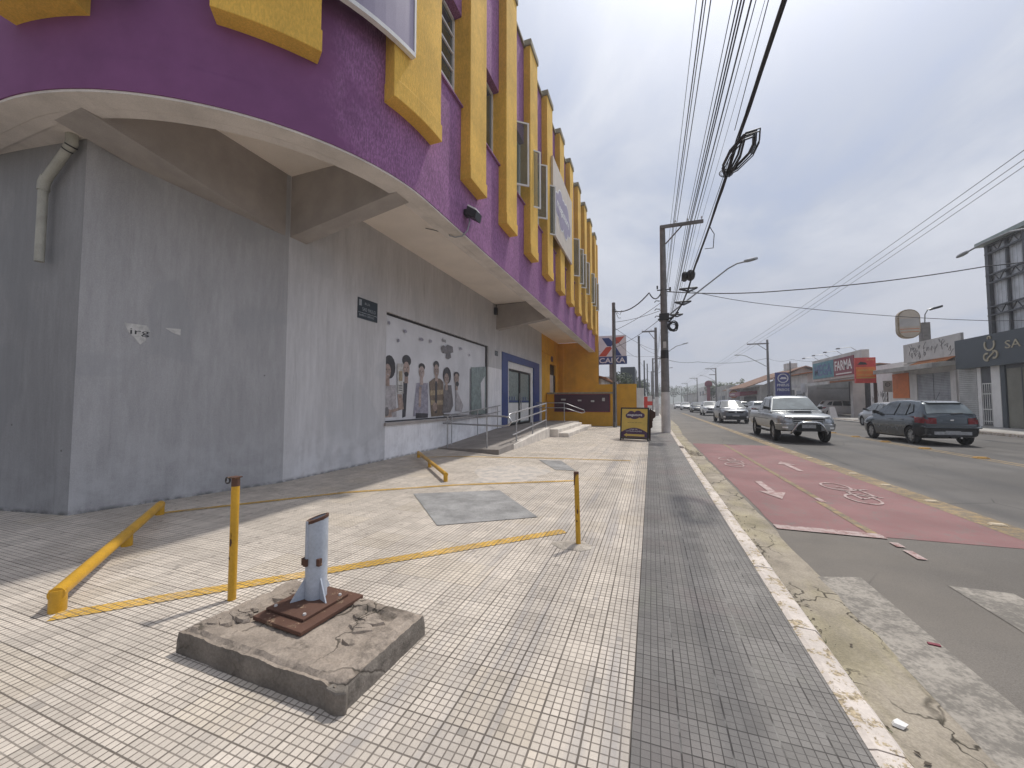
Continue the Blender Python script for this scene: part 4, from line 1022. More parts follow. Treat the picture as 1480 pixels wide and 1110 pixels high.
class Car:
    def __init__(s, name, label, cat, P, paint, group=None):
        s.P = P; s.root = thing(name, label, cat, group=group); s.paint = paint; MATRIX[s.root] = Matrix.Identity(4)
        s.L = P['L']; R = s.root; L = s.L
        ys = sorted(set([-L/2, -L/2+.03, -L/2+.08, L/2-.08, L/2-.03, L/2] + [lerp(-L/2, L/2, i/34) for i in range(35)] + [q[0] for q in P['deck']]))
        rings = []
        for y in ys:
            w, zd, zl_ = interp(P['wid'], y), interp(P['deck'], y), interp(P['low'], y)
            pts = [(w*fx, y, zl_+(zd-zl_)*fz) for fx, fz in FR]
            rings.append(pts + [(-p[0], p[1], p[2]) for p in pts[-2:0:-1]])
        b = MB().m(mt[paint]).m(mt['plastic']).m(mt[paint]); loft(b, rings); s.body = b.build('body', R)
        cb = MB().m(mt[paint]).m(mt['plastic'])
        for y in (P['yf'], P['yr']):
            for sx in (-1, 1): cb.cyl((sx*P['W']*.28, y, P['r']+.01), (sx*P['W'], y, P['r']+.01), P['r']*1.14, n=28)
        cut(s.body, cb.build('cutter')); finish(s.body, 40)
        # cabin
        cab = P['cabin']; y0, y1 = cab[0][0], cab[-1][0]; s.zb = P['belt']; s.zr = max(q[1] for q in cab)
        yy = sorted(set([q[0] for q in cab] + [lerp(y0, y1, i/30) for i in range(31)]))
        rings = []
        for y in yy:
            zt = max(s.zt(y), s.zb-.03); x0, x1 = s.cx(y, s.zb-.06), s.cx(y, zt)
            pts = [(0,y,s.zb-.06),(x0,y,s.zb-.06)] + ([(lerp(x0,x1,.5),y,lerp(s.zb-.06,zt,.5))]) + [(x1+.0,y,zt-.05*(zt>s.zb+.1)),(x1-.025,y,zt-.012),(x1-.09,y,zt+.006),(x1*.5,y,zt+.02),(0,y,zt+.025)]
            rings.append(pts + [(-p[0],p[1],p[2]) for p in pts[-2:0:-1]])
        b = MB().m(mt[paint]); loft(b, rings); s.cab = b.build('cabin', R); finish(s.cab, 28)
        for nm, (ya, yb), gm in (('windshield', P['wind'], P.get('wg','carglass')), ('rear_window', P['rear'], P.get('rg','carglass'))):
            b = MB().m(mt[gm])
            def f(u, v, ya=ya, yb=yb):
                y = lerp(ya, yb, u); zt = s.zt(y); x1 = s.cx(y, zt) - .055; k = v*2-1
                n = .012
                return (x1*k, y + (n if ya > 0 else -n), zt + .026 - .024*abs(k)**2.6 + n)
            b.grid(f, 10, 12); o = b.build(nm, R, smooth=True)
            # black surround
        for sx in (-1, 1):
            for poly in P['side']:
                b = MB().m(mt['carglass']); b.poly([(sx*(s.cx(y, z)+.007), y, z) for y, z in poly]); b.build('side_window', R)
            y, z = P['mirror']; x = s.cx(y, z)
            b = MB().m(mt[P.get('mm','plastic')]); b.hexa([(sx*(x-.03),y-.05,z-.03),(sx*(x+.17),y-.07,z-.02),(sx*(x+.18),y+.05,z-.01),(sx*(x-.03),y+.06,z-.03),(sx*(x-.03),y-.04,z+.07),(sx*(x+.16),y-.06,z+.12),(sx*(x+.17),y+.03,z+.11),(sx*(x-.03),y+.04,z+.06)])
            b.build('mirror', R, bevel=.02)
            for y in (P['yf'], P['yr']): s.wheel(sx, y)
            # door cut lines and handles
            b = MB().m(mt['plastic'])
            for y in P.get('cuts', ()): b.poly([(sx*(s.bx(y+d, z)+.003), y+d, z) for d, z in ((-.006,P['zc']),(.006,P['zc']),(.006,s.zb-.03),(-.006,s.zb-.03))])
            if P.get('cuts'): b.build('door_gap', R)
            for y in P.get('handles', ()):
                b = MB().m(mt[paint]); z = s.zb-.12; x = s.bx(y, z); b.box(min(sx*x,sx*(x+.03)), y-.09, z-.018, max(sx*x,sx*(x+.03)), y+.09, z+.018); b.build('door_handle', R, bevel=.01)
    def zt(s, y): return interp(s.P['cabin'], y)
    def cx(s, y, z):
        t = max(0, min(1, (z-s.zb)/(s.zr-s.zb)))
        wb = interp(s.P['wid'], y)*.955
        return lerp(wb, s.P['wt'], t)
    def bx(s, y, z):
        w, zd, zl_ = interp(s.P['wid'], y), interp(s.P['deck'], y), interp(s.P['low'], y)
        f = (z-zl_)/(zd-zl_)
        for (a, p), (c, q) in zip(FR, FR[1:]):
            if f <= q and q > p: return w*lerp(a, c, max(0, (f-p)/(q-p)))
        return w*.8
    def wheel(s, sx, y):
        r = s.P['r']; xo = s.P['W']/2 - .015; xi = xo - .2
        b = MB().m(mt['tyre'])
        prof = [(xi,r*.62),(xi,r*.9),(xi+.03,r*.985),(xi+.07,r),(xo-.06,r),(xo-.025,r*.98),(xo,r*.9),(xo-.005,r*.68),(xo-.03,r*.66)]
        n = 28; vs = []; fs = []
        for px, pr in prof:
            for j in range(n): a = 2*PI*j/n; vs.append((sx*px, y+pr*math.cos(a), r+pr*math.sin(a)))
        for i in range(len(prof)-1):
            for j in range(n): fs.append((i*n+j, i*n+(j+1)%n, (i+1)*n+(j+1)%n, (i+1)*n+j))
        b.add(vs, fs); b.m(mt['plastic']).ell((sx*(xo-.075),y,r),(0,1,0),(0,0,1),r*.67,r*.67,n)
        w = b.build('wheel', s.root, smooth=True, auto=40)
        b = MB().m(mt['rim'])
        b.ring((sx*(xo-.03),y,r),(0,1,0),(0,0,1),r*.63,r*.04,n,vec=(-sx*.04,0,0))
        for k in range(s.P.get('spokes',7)):
            a = 2*PI*k/s.P.get('spokes',7)+.3; c, d = math.cos(a), math.sin(a)
            Q = lambda rr, ww: (sx*(xo-.028), y+rr*c-ww*d, r+rr*d+ww*c)
            b.prism([Q(r*.1,-.03),Q(r*.62,-.045),Q(r*.62,.045),Q(r*.1,.03)], (-sx*.03,0,0))
        b.ell((sx*(xo-.02),y,r),(0,1,0),(0,0,1),r*.17,r*.17,12,(-sx*.03,0,0)); b.build('rim', w)
    def wrap(s, name, end, s0, s1, z0, z1, mat, off=.012, z0b=None, z1b=None, sides=(-1,1), n=10, one=False):
        """a panel lying on the nose (end=1) or tail (end=-1); s runs from the middle outwards and round the corner"""
        ye = end*s.L/2; z0b = z0 if z0b is None else z0b; z1b = z1 if z1b is None else z1b
        def pt(q, z, sx):
            xe = s.bx(ye, z)
            if q <= xe: return (sx*q, ye+end*off, z)
            d = q-xe; y = ye-end*d; x = s.bx(y, z)
            return (sx*(x+off*min(1,d*8)), y+end*off*max(0,1-d*6), z)
        if one:
            b = MB().m(mt[mat]); b.grid(lambda u, v: (lambda q, z: pt(abs(q), z, 1 if q >= 0 else -1))(lerp(-s1, s1, u), lerp(z0, z1, v)), n*2, 3); return b.build(name, s.root, smooth=True)
        for sx in sides:
            b = MB().m(mt[mat]); b.grid(lambda u, v: pt(lerp(s0,s1,u), lerp(lerp(z0,z0b,u), lerp(z1,z1b,u), v), sx), n, 3); o = b.build(name, s.root, smooth=True)
        return o
    def place(s, x, y, heading, z=RD, sc=(1.05,1.05,1.07)):
        s.root.scale = sc
        s.root.location = (x, y, z); s.root.rotation_euler = (0,0,heading); return s.root
HATCH = dict(L=3.9, W=1.66, r=.295, yf=1.17, yr=-1.3, belt=.93, wt=.52, zc=.3, spokes=7,
    deck=[(-1.95,.90),(-1.93,.945),(-1.88,.965),(-1.6,.975),(.6,.945),(1.0,.925),(1.5,.84),(1.8,.75),(1.92,.66),(1.95,.58)],
    wid=[(-1.95,.66),(-1.92,.72),(-1.8,.775),(-1.5,.82),(-.8,.83),(.9,.825),(1.5,.80),(1.78,.74),(1.91,.66),(1.95,.6)], low=[(-1.95,.30),(-1.7,.24),(-1.3,.19),(1.4,.18),(1.95,.24)],
    cabin=[(-1.93,.92),(-1.88,1.0),(-1.60,1.33),(-1.50,1.385),(-1.3,1.425),(-.85,1.455),(-.4,1.465),(.0,1.455),(.3,1.41),(1.08,.93)],
    wind=(1.0,.34), rear=(-1.87,-1.62), rg='carglass_lit',
    side=[[(-.36,.965),(.86,.965),(.36,1.33),(.1,1.39),(-.36,1.405)],[(-.44,.965),(-.44,1.40),(-.95,1.385),(-1.02,.97)],[(-1.08,.985),(-1.02,1.37),(-1.16,1.33),(-1.34,1.08)]],
    mirror=(.72,1.0), cuts=(.86,-.4,-1.02), handles=(-.22,-.86))
SUV = dict(L=4.2, W=1.76, r=.325, yf=1.28, yr=-1.35, belt=1.02, wt=.60, zc=.38, spokes=5,
    deck=[(-2.1,.85),(-2.05,.98),(-1.9,1.04),(-1.0,1.05),(.7,1.03),(1.1,1.02),(1.7,.95),(1.95,.88),(2.06,.78),(2.1,.66)],
    wid=[(-2.1,.70),(-2.06,.77),(-1.9,.83),(-1.5,.87),(.9,.88),(1.5,.86),(1.85,.80),(2.04,.70),(2.1,.62)], low=[(-2.1,.34),(-1.8,.27),(-1.3,.23),(1.4,.22),(2.1,.27)],
    cabin=[(-2.02,1.01),(-1.9,1.2),(-1.68,1.46),(-1.55,1.53),(-1.1,1.56),(-.2,1.57),(.1,1.55),(.35,1.51),(1.15,1.02)],
    wind=(1.08,.40), rear=(-1.93,-1.69),
    side=[[(-.36,1.06),(.92,1.06),(.42,1.42),(.15,1.48),(-.36,1.50)],[(-.44,1.06),(-.44,1.50),(-1.05,1.48),(-1.2,1.07)],[(-1.28,1.1),(-1.13,1.47),(-1.4,1.42),(-1.62,1.16)]],
    mirror=(.8,1.09), cuts=(.92,-.4,-1.15), handles=(-.22,-.98))
SEDAN = dict(HATCH, L=4.3, W=1.72, yf=1.32, yr=-1.28,
    deck=[(-2.15,.80),(-2.12,.90),(-2.0,.97),(-1.4,1.0),(.6,.945),(1.0,.925),(1.6,.84),(1.95,.75),(2.1,.66),(2.15,.58)],
    wid=[(-2.15,.66),(-2.12,.74),(-1.9,.81),(-1.5,.84),(.9,.85),(1.6,.83),(1.95,.75),(2.11,.66),(2.15,.6)], low=[(-2.15,.30),(-1.8,.24),(-1.3,.19),(1.5,.18),(2.15,.24)],
    cabin=[(-1.75,.96),(-1.15,1.37),(-.9,1.43),(-.4,1.46),(.0,1.45),(.3,1.40),(1.08,.93)], rear=(-1.7,-1.2),
    side=[[(-.36,.965),(.86,.965),(.36,1.32),(.1,1.38),(-.36,1.40)],[(-.44,.965),(-.44,1.395),(-.9,1.36),(-1.1,1.27),(-1.2,.97)]], cuts=(.86,-.4,-1.2))
TRUCK = dict(L=5.2, W=1.74, r=.365, yf=1.62, yr=-1.45, belt=1.10, wt=.61, zc=.5, spokes=6,
    deck=[(-2.6,1.04),(-2.55,1.10),(-.8,1.12),(.6,1.10),(1.0,1.09),(1.6,1.07),(2.2,1.02),(2.45,.96),(2.56,.86),(2.6,.76)],
    wid=[(-2.6,.78),(-2.56,.82),(-2.3,.85),(-.8,.86),(.9,.86),(1.6,.87),(2.2,.84),(2.45,.78),(2.57,.70),(2.6,.66)], low=[(-2.6,.52),(-2.2,.46),(-1.4,.42),(1.5,.42),(2.2,.40),(2.6,.44)],
    cabin=[(-.86,1.08),(-.76,1.5),(-.68,1.62),(-.45,1.68),(.0,1.695),(.45,1.68),(.62,1.62),(1.28,1.10)],
    wind=(1.22,.65), rear=(-.83,-.74), wg='carglass_lit',
    side=[[(-.02,1.14),(.98,1.14),(.62,1.50),(.5,1.58),(-.02,1.61)],[(-.1,1.14),(-.1,1.61),(-.58,1.60),(-.70,1.14)]],
    mirror=(.86,1.2), mm='plastic', cuts=(.98,-.06,-.76), handles=(.12,-.62))
mt['paint_silver'] = carpaint('silver_car_paint', (.34,.355,.36), .55, .3)
mt['paint_slate'] = carpaint('slate_grey_car_paint', (.075,.092,.105), .45, .2)
mt['paint_gun'] = carpaint('gunmetal_car_paint', (.14,.15,.165), .5, .3)
mt['paint_white'] = carpaint('white_car_paint', (.66,.66,.65), 0, .3)
mt['paint_black'] = carpaint('black_car_paint', (.03,.032,.036), .2, .25)
mt['paint_lsilver'] = carpaint('light_silver_car_paint', (.48,.49,.50), .4, .3)
mt['foglamp'] = M('bright_fog_lamp', (.9,.9,.88), .1, .02)

# silver pickup coming towards us
k = Car('pickup_truck', 'silver double cab pickup truck with bull bar and hood scoop driving towards us', 'pickup', TRUCK, 'paint_silver'); R = k.root; P = TRUCK
k.wrap('headlight', 1, .47, .97, .73, .93, 'lens', .014, .75, .97)
k.wrap('grille', 1, 0, .43, .70, .93, 'plastic', .016, one=True)
for z in (.735, .81, .905):
    k.wrap('grille_bar', 1, 0, .44, z-.018, z+.018, 'paint_silver', .03, one=True)
b = MB().m(mt['gold']); b.box(-.09,2.63,.785,.09,2.645,.835); b.build('badge', R, bevel=.01)
k.wrap('bumper', 1, .36, 1.12, .47, .68, 'paint_silver', .05, .47, .68); k.wrap('lower_grille', 1, 0, .52, .44, .68, 'plastic', .02, one=True)
k.wrap('bumper_top', 1, .42, 1.08, .672, .70, 'chrome', .055)
k.wrap('fog_lamp', 1, .60, .73, .53, .59, 'foglamp', .057)
b = MB().m(mt['numplate']); b.box(-.2,2.68,.55,.2,2.69,.67); b.build('number_plate', R)
b = MB().m(mt['chrome']); y = 2.76
b.tube([(-.52,2.62,.36),(-.5,y,.42),(-.36,y+.02,.66),(-.28,y+.02,.735),(-.18,y+.02,.75),(.18,y+.02,.75),(.28,y+.02,.735),(.36,y+.02,.66),(.5,y,.42),(.52,2.62,.36)], .034, 10); b.build('bull_bar', R, smooth=True, auto=60)
b = MB().m(mt['paint_silver']); b.hexa([(-.34,1.55,1.09),(.34,1.55,1.09),(.30,2.05,1.06),(-.30,2.05,1.06),(-.30,1.65,1.14),(.30,1.65,1.14),(.28,2.0,1.155),(-.28,2.0,1.155)]); sc_ = b.build('hood_scoop', R, bevel=.015)
b = MB().m(mt['plastic']); b.hexa([(-.25,2.04,1.085),(.25,2.04,1.085),(.25,2.055,1.085),(-.25,2.055,1.085),(-.25,2.015,1.135),(.25,2.015,1.135),(.25,2.03,1.135),(-.25,2.03,1.135)]); b.build('scoop_mouth', sc_)
for sx in (-1,1):
    b = MB().m(mt['dark']); b.tube([(sx*.5,-.6,1.68),(sx*.52,-.45,1.76),(sx*.52,.3,1.77),(sx*.5,.42,1.69)], .018, 8); b.build('roof_rail', R)
    b = MB().m(mt['plastic']); b.box(sx*.82-.09,-1.05,.33,sx*.82+.09,1.1,.37); b.build('side_step', R)
    b = MB().m(mt['plastic']); b.box(min(sx*.868,sx*.875),-2.4,.80,max(sx*.868,sx*.875),1.15,.815); b.build('side_moulding', R)
    b = MB().m(mt['plastic']); b.tube([(sx*.3,1.28,1.12),(sx*.1,1.14,1.18),(sx*-.22,1.12,1.185)], .008, 6); b.build('wiper', R)
b = MB().m(mt['plastic']); b.box(-.7,-2.45,.98,.7,-.95,1.145); b.build('load_bed_cover', R)
b = MB().m(mt['cable']); b.tube([(.55,.5,1.66),(.56,.42,1.95)], .005, 6); b.build('antenna', R)
k.place(5.66, 20.35, PI-.02, sc=(1.09,1.05,1.09))
# dark hatchback driving away
k = Car('hatchback_car', 'dark slate grey hatchback driving away in the far lane', 'car', HATCH, 'paint_slate'); R = k.root
k.wrap('tail_light', -1, .42, 1.02, .70, .89, 'redlens', .016, .73, .93)
k.wrap('lid_gap', -1, 0, .62, .70, .712, 'plastic', .006, one=True)
k.wrap('rear_bumper', -1, 0, 1.1, .30, .57, 'plastic', .02, one=True, n=12); k.wrap('bumper_band', -1, 0, 1.0, .575, .64, 'paint_slate', .04, one=True)
k.wrap('bumper_insert', -1, 0, .5, .36, .46, 'numplate', .026, one=True)
b = MB().m(mt['paint_slate']); b.hexa([(-.76,-2.0,.56),(.76,-2.0,.56),(.8,-1.9,.6),(-.8,-1.9,.6),(-.74,-2.03,.585),(.74,-2.03,.585),(.8,-1.9,.655),(-.8,-1.9,.655)]); b.build('bumper_ledge', R, bevel=.012)
b = MB().m(mt['numplate']); b.box(-.2,-1.992,.385,.2,-1.982,.485); b.build('number_plate', R)
b = MB().m(mt['chrome']); b.box(-.05,-1.965,.80,.05,-1.955,.85); b.build('badge', R, bevel=.008)
b = MB().m(mt['plastic']); b.tube([(.02,-1.90,1.03),(.34,-1.885,1.05)], .014, 6); b.build('wiper', R)
b = MB().m(mt['paint_slate']); b.hexa([(-.45,-1.66,1.35),(.45,-1.66,1.35),(.48,-1.34,1.41),(-.48,-1.34,1.41),(-.43,-1.68,1.385),(.43,-1.68,1.385),(.48,-1.34,1.445),(-.48,-1.34,1.445)]); b.build('roof_spoiler', R, bevel=.01)
b = MB().m(mt['chrome']); b.tube([(.18,-1.93,.27),(.18,-2.05,.27)], .03, 10); b.build('exhaust', R)
b = MB().m(mt['plastic']); b.box(-.08,-2.03,.26,.08,-1.93,.30); b.build('tow_bar', R)
b = MB().m(mt['cable']); b.tube([(0,-1.25,1.47),(.0,-1.45,1.72)], .005, 6); b.build('antenna', R)
k.wrap('headlight', 1, .38, .85, .56, .68, 'lens', .012, .6, .72); k.wrap('grille', 1, 0, .36, .44, .6, 'plastic', .012, one=True)
k.place(10.07, 20.4, .06, sc=(1.06,1.0,1.13))
def front(k, zh0, zh1, zg0, zg1, chrome=True):
    k.wrap('headlight', 1, .40, 1.0, zh0, zh1, 'lens', .014, zh0+.03, zh1+.04)
    k.wrap('grille', 1, 0, .44, zg0, zg1, 'plastic', .014, one=True)
    k.wrap('lower_grille', 1, 0, .62, .30, .5, 'plastic', .016, one=True)
    if chrome: k.wrap('grille_bar', 1, 0, .42, zg1-.03, zg1, 'chrome', .02, one=True)
    b = MB().m(mt['numplate']); b.box(-.2,k.L/2+.02,.48,.2,k.L/2+.03,.59); b.build('number_plate', k.root)
    b = MB().m(mt['chrome']); b.ell((0,k.L/2+.022,(zg0+zg1)/2),(1,0,0),(0,0,1),.07,.07,12,(0,.01,0)); b.build('badge', k.root)
    k.wrap('fog_lamp', 1, .62, .72, .40, .50, 'foglamp', .018)
def rear(k):
    k.wrap('tail_light', -1, .5, .95, .78, .92, 'redlens', .014)
    k.wrap('rear_bumper', -1, 0, .9, .32, .5, 'plastic', .016, one=True)
k = Car('crossover_car', 'gunmetal grey crossover following the silver pickup', 'car', SUV, 'paint_gun'); front(k, .74, .86, .70, .84); rear(k); k.place(5.85, 34.4, PI, sc=(1.1,1.05,1.1))
k = Car('crossover_car', 'white crossover with dark wide grille behind the gunmetal one', 'car', SUV, 'paint_white'); front(k, .74, .88, .62, .82); rear(k); k.place(6.62, 51.5, PI)
k = Car('sedan_car', 'black sedan in the queue behind the white crossover', 'car', SEDAN, 'paint_black'); front(k, .58, .70, .46, .62); rear(k); k.place(6.6, 65, PI)
k = Car('sedan_car', 'white sedan in the distant traffic behind the black sedan', 'car', SEDAN, 'paint_white'); front(k, .58, .70, .46, .62); rear(k); k.place(6.4, 83, PI)
k = Car('hatchback_car', 'white hatchback farthest back in the oncoming queue', 'car', HATCH, 'paint_white'); front(k, .56, .68, .44, .6); rear(k); k.place(6.0, 98, PI)
k = Car('crossover_car', 'pale silver crossover partly hidden between the gunmetal crossover and the pickup', 'car', SUV, 'paint_lsilver'); front(k, .74, .86, .66, .8); rear(k); k.place(10.6, 47.5, .0)
k = Car('hatchback_car', 'silver hatchback parked at the kerb just beyond the dark hatchback', 'car', HATCH, 'paint_lsilver'); front(k, .56, .68, .44, .6); rear(k); k.place(14.35, 31.6, .0)
k = Car('crossover_car', 'white crossover parked sideways under the pharmacy awning', 'car', SUV, 'paint_white'); front(k, .74, .86, .66, .8); rear(k); k.place(18.9, 49.2, -PI/2-.1, -.06)
k = Car('hatchback_car', 'black hatchback parked in the shade under the pharmacy awning', 'car', HATCH, 'paint_black'); front(k, .56, .68, .44, .6); rear(k); k.place(21.6, 46.5, -PI/2, -.06)
k = Car('sedan_car', 'small white sedan glimpsed beyond the white crossover', 'car', SEDAN, 'paint_white'); front(k, .58, .7, .46, .62); rear(k); k.place(9.7, 66, 0)

k = Car('sedan_car', 'black sedan parked at the kerb across the road below the far utility pole', 'car', SEDAN, 'paint_black'); front(k, .58, .7, .46, .62); rear(k); k.place(14.2, 61, 0)
k = Car('crossover_car', 'white crossover parked across the road before the dark red canopy', 'car', SUV, 'paint_white'); front(k, .74, .86, .66, .8); rear(k); k.place(14.2, 74, 0)
k = Car('hatchback_car', 'light silver hatchback parked across the road under the round orange sign', 'car', HATCH, 'paint_lsilver'); front(k, .56, .68, .44, .6); rear(k); k.place(14.1, 88, 0)
k = Car('sedan_car', 'dark slate sedan in the far lane well beyond the pale silver crossover', 'car', SEDAN, 'paint_slate'); front(k, .58, .7, .46, .62); rear(k); k.place(9.9, 84, 0)
# ------------------------------------------------------------------ poles
def pole(name, x, y, h, r0, r1, label, cat='utility pole', group=None, white=0, mat='pole', arm=None, armz=None, n=16):
    t = thing(name, label, cat, (x,y,0), 0, group)
    b = MB().m(mt[mat]); z0 = white if white else -.15
    b.tube([(x,y,z0),(x,y,h)], [lerp(r0,r1,z0/h if z0 > 0 else 0), r1], n); b.build('shaft', t, smooth=True, auto=50)
    if white:
        b = MB().m(mt['polewhite']); b.tube([(x,y,-.15),(x,y,white-.002)], [r0+.006, lerp(r0,r1,white/h)+.006], n); b.build('whitewashed_base', t, smooth=True, auto=50)
    if arm:
        z = armz or h-.15; s = 1 if arm > 0 else -1
        b = MB().m(mt[mat]); b.box(min(x-s*.12,x+arm), y-r1-.13, z-.075, max(x-s*.12,x+arm), y-r1-.01, z+.075); b.build('crossarm', t, bevel=.01)
        b = MB().m(mt[mat]); b.tube([(x+arm*.48,y-r1-.07,z-.08),(x+s*r1,y-r1-.04,z-.85)], .035, 6); b.build('brace', t)
        for q in (.32,.62,.96):
            b = MB().m(mt['offwhite']); xx = x+arm*q; b.tube([(xx,y-r1-.07,z+.076),(xx,y-r1-.07,z+.16),(xx,y-r1-.07,z+.17),(xx,y-r1-.07,z+.24)], [.015,.015,.04,.03], 8); b.build('insulator', t)
    return t
def lamp_arm(t, pts, r=.035, head=.55):
    b = MB().m(mt['lampgrey']); b.tube(pts, r, 8); b.build('lamp_arm', t, smooth=True, auto=60)
    p, q = Vector(pts[-2]), Vector(pts[-1]); d = (q-p).normalized(); sd = d.cross(Vector((0,0,1))).normalized(); up = sd.cross(d)
    b = MB().m(mt['lampgrey'])
    b.add([q+d*s*head+sd*w*u+up*v for s, w, u, v in [(s,w,u,v) for s, w in ((0,.05),(.25,.13),(.7,.14),(1,.05)) for u, v in ((-1,-.03),(1,-.03),(.7,.07),(-.7,.07))]],
          [(i*4+j, i*4+(j+1)%4, i*4+4+(j+1)%4, i*4+4+j) for i in range(3) for j in range(4)] + [(3,2,1,0),(12,13,14,15)])
    b.build('lamp_head', t, bevel=.02)
PX, PY = .66, 19.95
t = pole('utility_pole', PX, PY, 10.1, .205, .125, 'tall grey utility pole with whitewashed base, street lamp and cable bundle by the kerb', white=1.93, arm=1.8, armz=9.98)
lamp_arm(t, [(PX+.1,PY-.1,5.55),(1.45,PY-.1,6.1),(3.45,PY-.1,7.62),(3.8,PY-.1,7.8),(4.1,PY-.1,7.85)])
b = MB().m(mt['dark'])
b.tube([(PX-.3,PY-.1,6.9),(PX+.3,PY-.1,6.9)], .03, 6); b.box(PX-.22,PY-.25,5.4,PX+.22,PY+.2,5.72); b.tube([(PX-.28,PY-.1,5.45),(PX+.35,PY-.1,5.5),(1.3,PY-.1,5.75)], .05, 6); b.box(PX-.32,PY-.2,6.95,PX-.25,PY-.1,7.1); b.box(PX+.25,PY-.2,6.8,PX+.33,PY-.1,6.98)
for zz_ in (5.6,5.95,6.35): b.tube([(PX-.18,PY-.15,zz_),(PX-.36,PY-.15,zz_+.03),(PX-.42,PY-.15,zz_-.05)], .022, 6)
b.build('bracket', t)
b = MB().m(mt['offwhite']); b.box(PX-.07,PY-.22,4.05,PX+.07,PY-.185,4.35); b.build('tag_plate', t)
b = MB().m(mt['dark']); b.tube([(PX,PY,3.55),(PX,PY,3.95)], .182, 16, False); b.build('band', t)
def coil(name, c, r, label, tilt=0, wd=.05, turns=9, seed=1):
    random.seed(seed); b = MB().m(mt['cable']); c = Vector(c)
    for i in range(turns):
        rr = r*random.uniform(.86,1.08); o = Vector((random.uniform(-1,1),random.uniform(-1,1),random.uniform(-1,1)))*wd
        e = random.uniform(.82,1.1)
        pts = []
        for j in range(25):
            a = 2*PI*j/24; p = Vector((math.cos(a)*rr*e, math.sin(a)*tilt*rr, math.sin(a)*rr*(1-.35*abs(tilt)) + .03*math.sin(a*3+i)))
            pts.append(c+o+p)
        b.tube(pts, .014, 5, False)
    return tag(b.build(name), label, 'cable coil')
coil('cable_coil', (1.03, PY-.3, 5.05), .2, 'dark cable coil on the side of the utility pole below the lamp arm', 0, .05, 16, 3)
# reserve loops (flattened crosses) on the bundle close to the pole
for x, y, z, l, lab in ((1.62,18.2,6.35,.36,'upper of the three flat cable loops on the bundle beside the utility pole'),(1.45,18.9,5.95,.33,'middle of the three flat cable loops on the bundle beside the utility pole'),(1.2,19.4,5.5,.27,'lowest of the three flat cable loops on the bundle beside the utility pole')):
    b = MB().m(mt['cable']); random.seed(int(x*100))
    for i in range(7):
        e = random.uniform(.85,1.05); o = random.uniform(-.03,.03)
        pts = [(x+l*e*c_, y+o+.2*s_, z+o+l*.38*s_*e) for c_, s_ in ((-1,.7),(0,.85),(1,.7),(.55,-.1),(0,-1),(-.55,-.1),(-1,.7))]
        b.tube(pts, .018, 5, False)
    b.tube([(x-l,y+.1,z+l*.28),(x+l,y+.1,z+l*.28)], .03, 5)
    tag(b.build('cable_loop'), lab, 'cable coil')
b = MB().m(mt['cable']); b.tube([(1.55,16.6,6.62),(1.6,16.9,6.63),(1.62,17.3,6.64),(1.66,17.6,6.65)], [.1,.17,.17,.1], 14); b.tube([(1.36,16.7,6.58),(1.4,17.4,6.6)], .12, 12)
tag(b.build('splice_box', smooth=True), 'rounded black splice enclosure hanging on the thick cable bundle', 'splice box')
# thick bundle overhead and the big reserve coil
b = MB().m(mt['cable']); random.seed(12)
path = [(1.66,-14,6.9),(1.66,0,6.52),(1.66,5,6.5),(1.66,8.2,6.5),(1.67,12,6.52),(1.64,16,6.55),(1.6,18.2,6.35),(1.42,19.1,5.95),(1.1,19.7,5.55),(.85,19.9,5.3)]
for i in range(5):
    a = 2*PI*i/5; r = .021
    pp_ = [(x+r*math.cos(a+y*.35)+random.uniform(-.008,.008), y, z+r*math.sin(a+y*.35)+random.uniform(-.008,.008)) for x, y, z in [tuple(Vector(p).lerp(Vector(q), t)) for p, q in zip(path, path[1:]) for t in (0,.25,.5,.75)] + [path[-1]]]
    b.tube(pp_, .0135, 5)
for q in ((1.5,2,7.0,1.58,8.1,6.62),(1.58,8.8,6.4,1.5,16,6.4)):
    b.tube([(q[0],q[1],q[2]),(q[3],q[4],q[5])], .007, 5)
b.tube([(1.68,12.2,6.52),(1.85,12.6,6.45),(1.9,13.2,6.25),(1.72,13.6,6.4)], .012, 5)
tag(b.build('cable_bundle', smooth=True), 'thick twisted black cable bundle running overhead to the utility pole', 'cable')
b = MB().m(mt['cable']); random.seed(31)
cc = Vector((1.76,8.75,6.5))
dirv = Vector((.0,1,.0)); sdv = Vector((1,0,0)); upv = Vector((0,0,1))
for i in range(9):
    e = random.uniform(.88,1.06); o = Vector((random.uniform(-.03,.03),random.uniform(-.05,.05),random.uniform(-.04,.04)))
    shp = [(-.55,-.05),(-.42,.2),(-.05,.3),(.3,.3),(.55,.1),(.5,-.14),(.1,-.26),(-.3,-.22)]
    pts = []
    for j in range(33):
        u = j/32*8; k0 = int(u)%8; f = u-int(u); A = Vector((*shp[k0],0)).lerp(Vector((*shp[(k0+1)%8],0)), f)
        pts.append(cc+o+dirv*(A.x*1.35*e)+sdv*(A.y*1.05*e)+upv*(A.x*.12+A.y*.5))
    b.tube(pts, .013, 5, False)
for i in range(5):
    o = Vector((random.uniform(-.05,.05),random.uniform(-.1,.1),random.uniform(-.05,.05))); b.tube([cc+o+Vector((-.03,-.55,-.02)), cc+o*1.2, cc+o+Vector((-.06,.75,.03))], .015, 5)
for i in range(4):
    r = random.uniform(.09,.14); b.tube([cc+Vector((-.12+r*math.cos(a), .62+.3*r*math.sin(a)*2, r*math.sin(a))) for a in [2*PI*j/16 for j in range(17)]], .006, 5, False)
tag(b.build('cable_coil', smooth=True), 'big diamond shaped reserve coil of black cable hanging on the overhead bundle', 'cable coil')
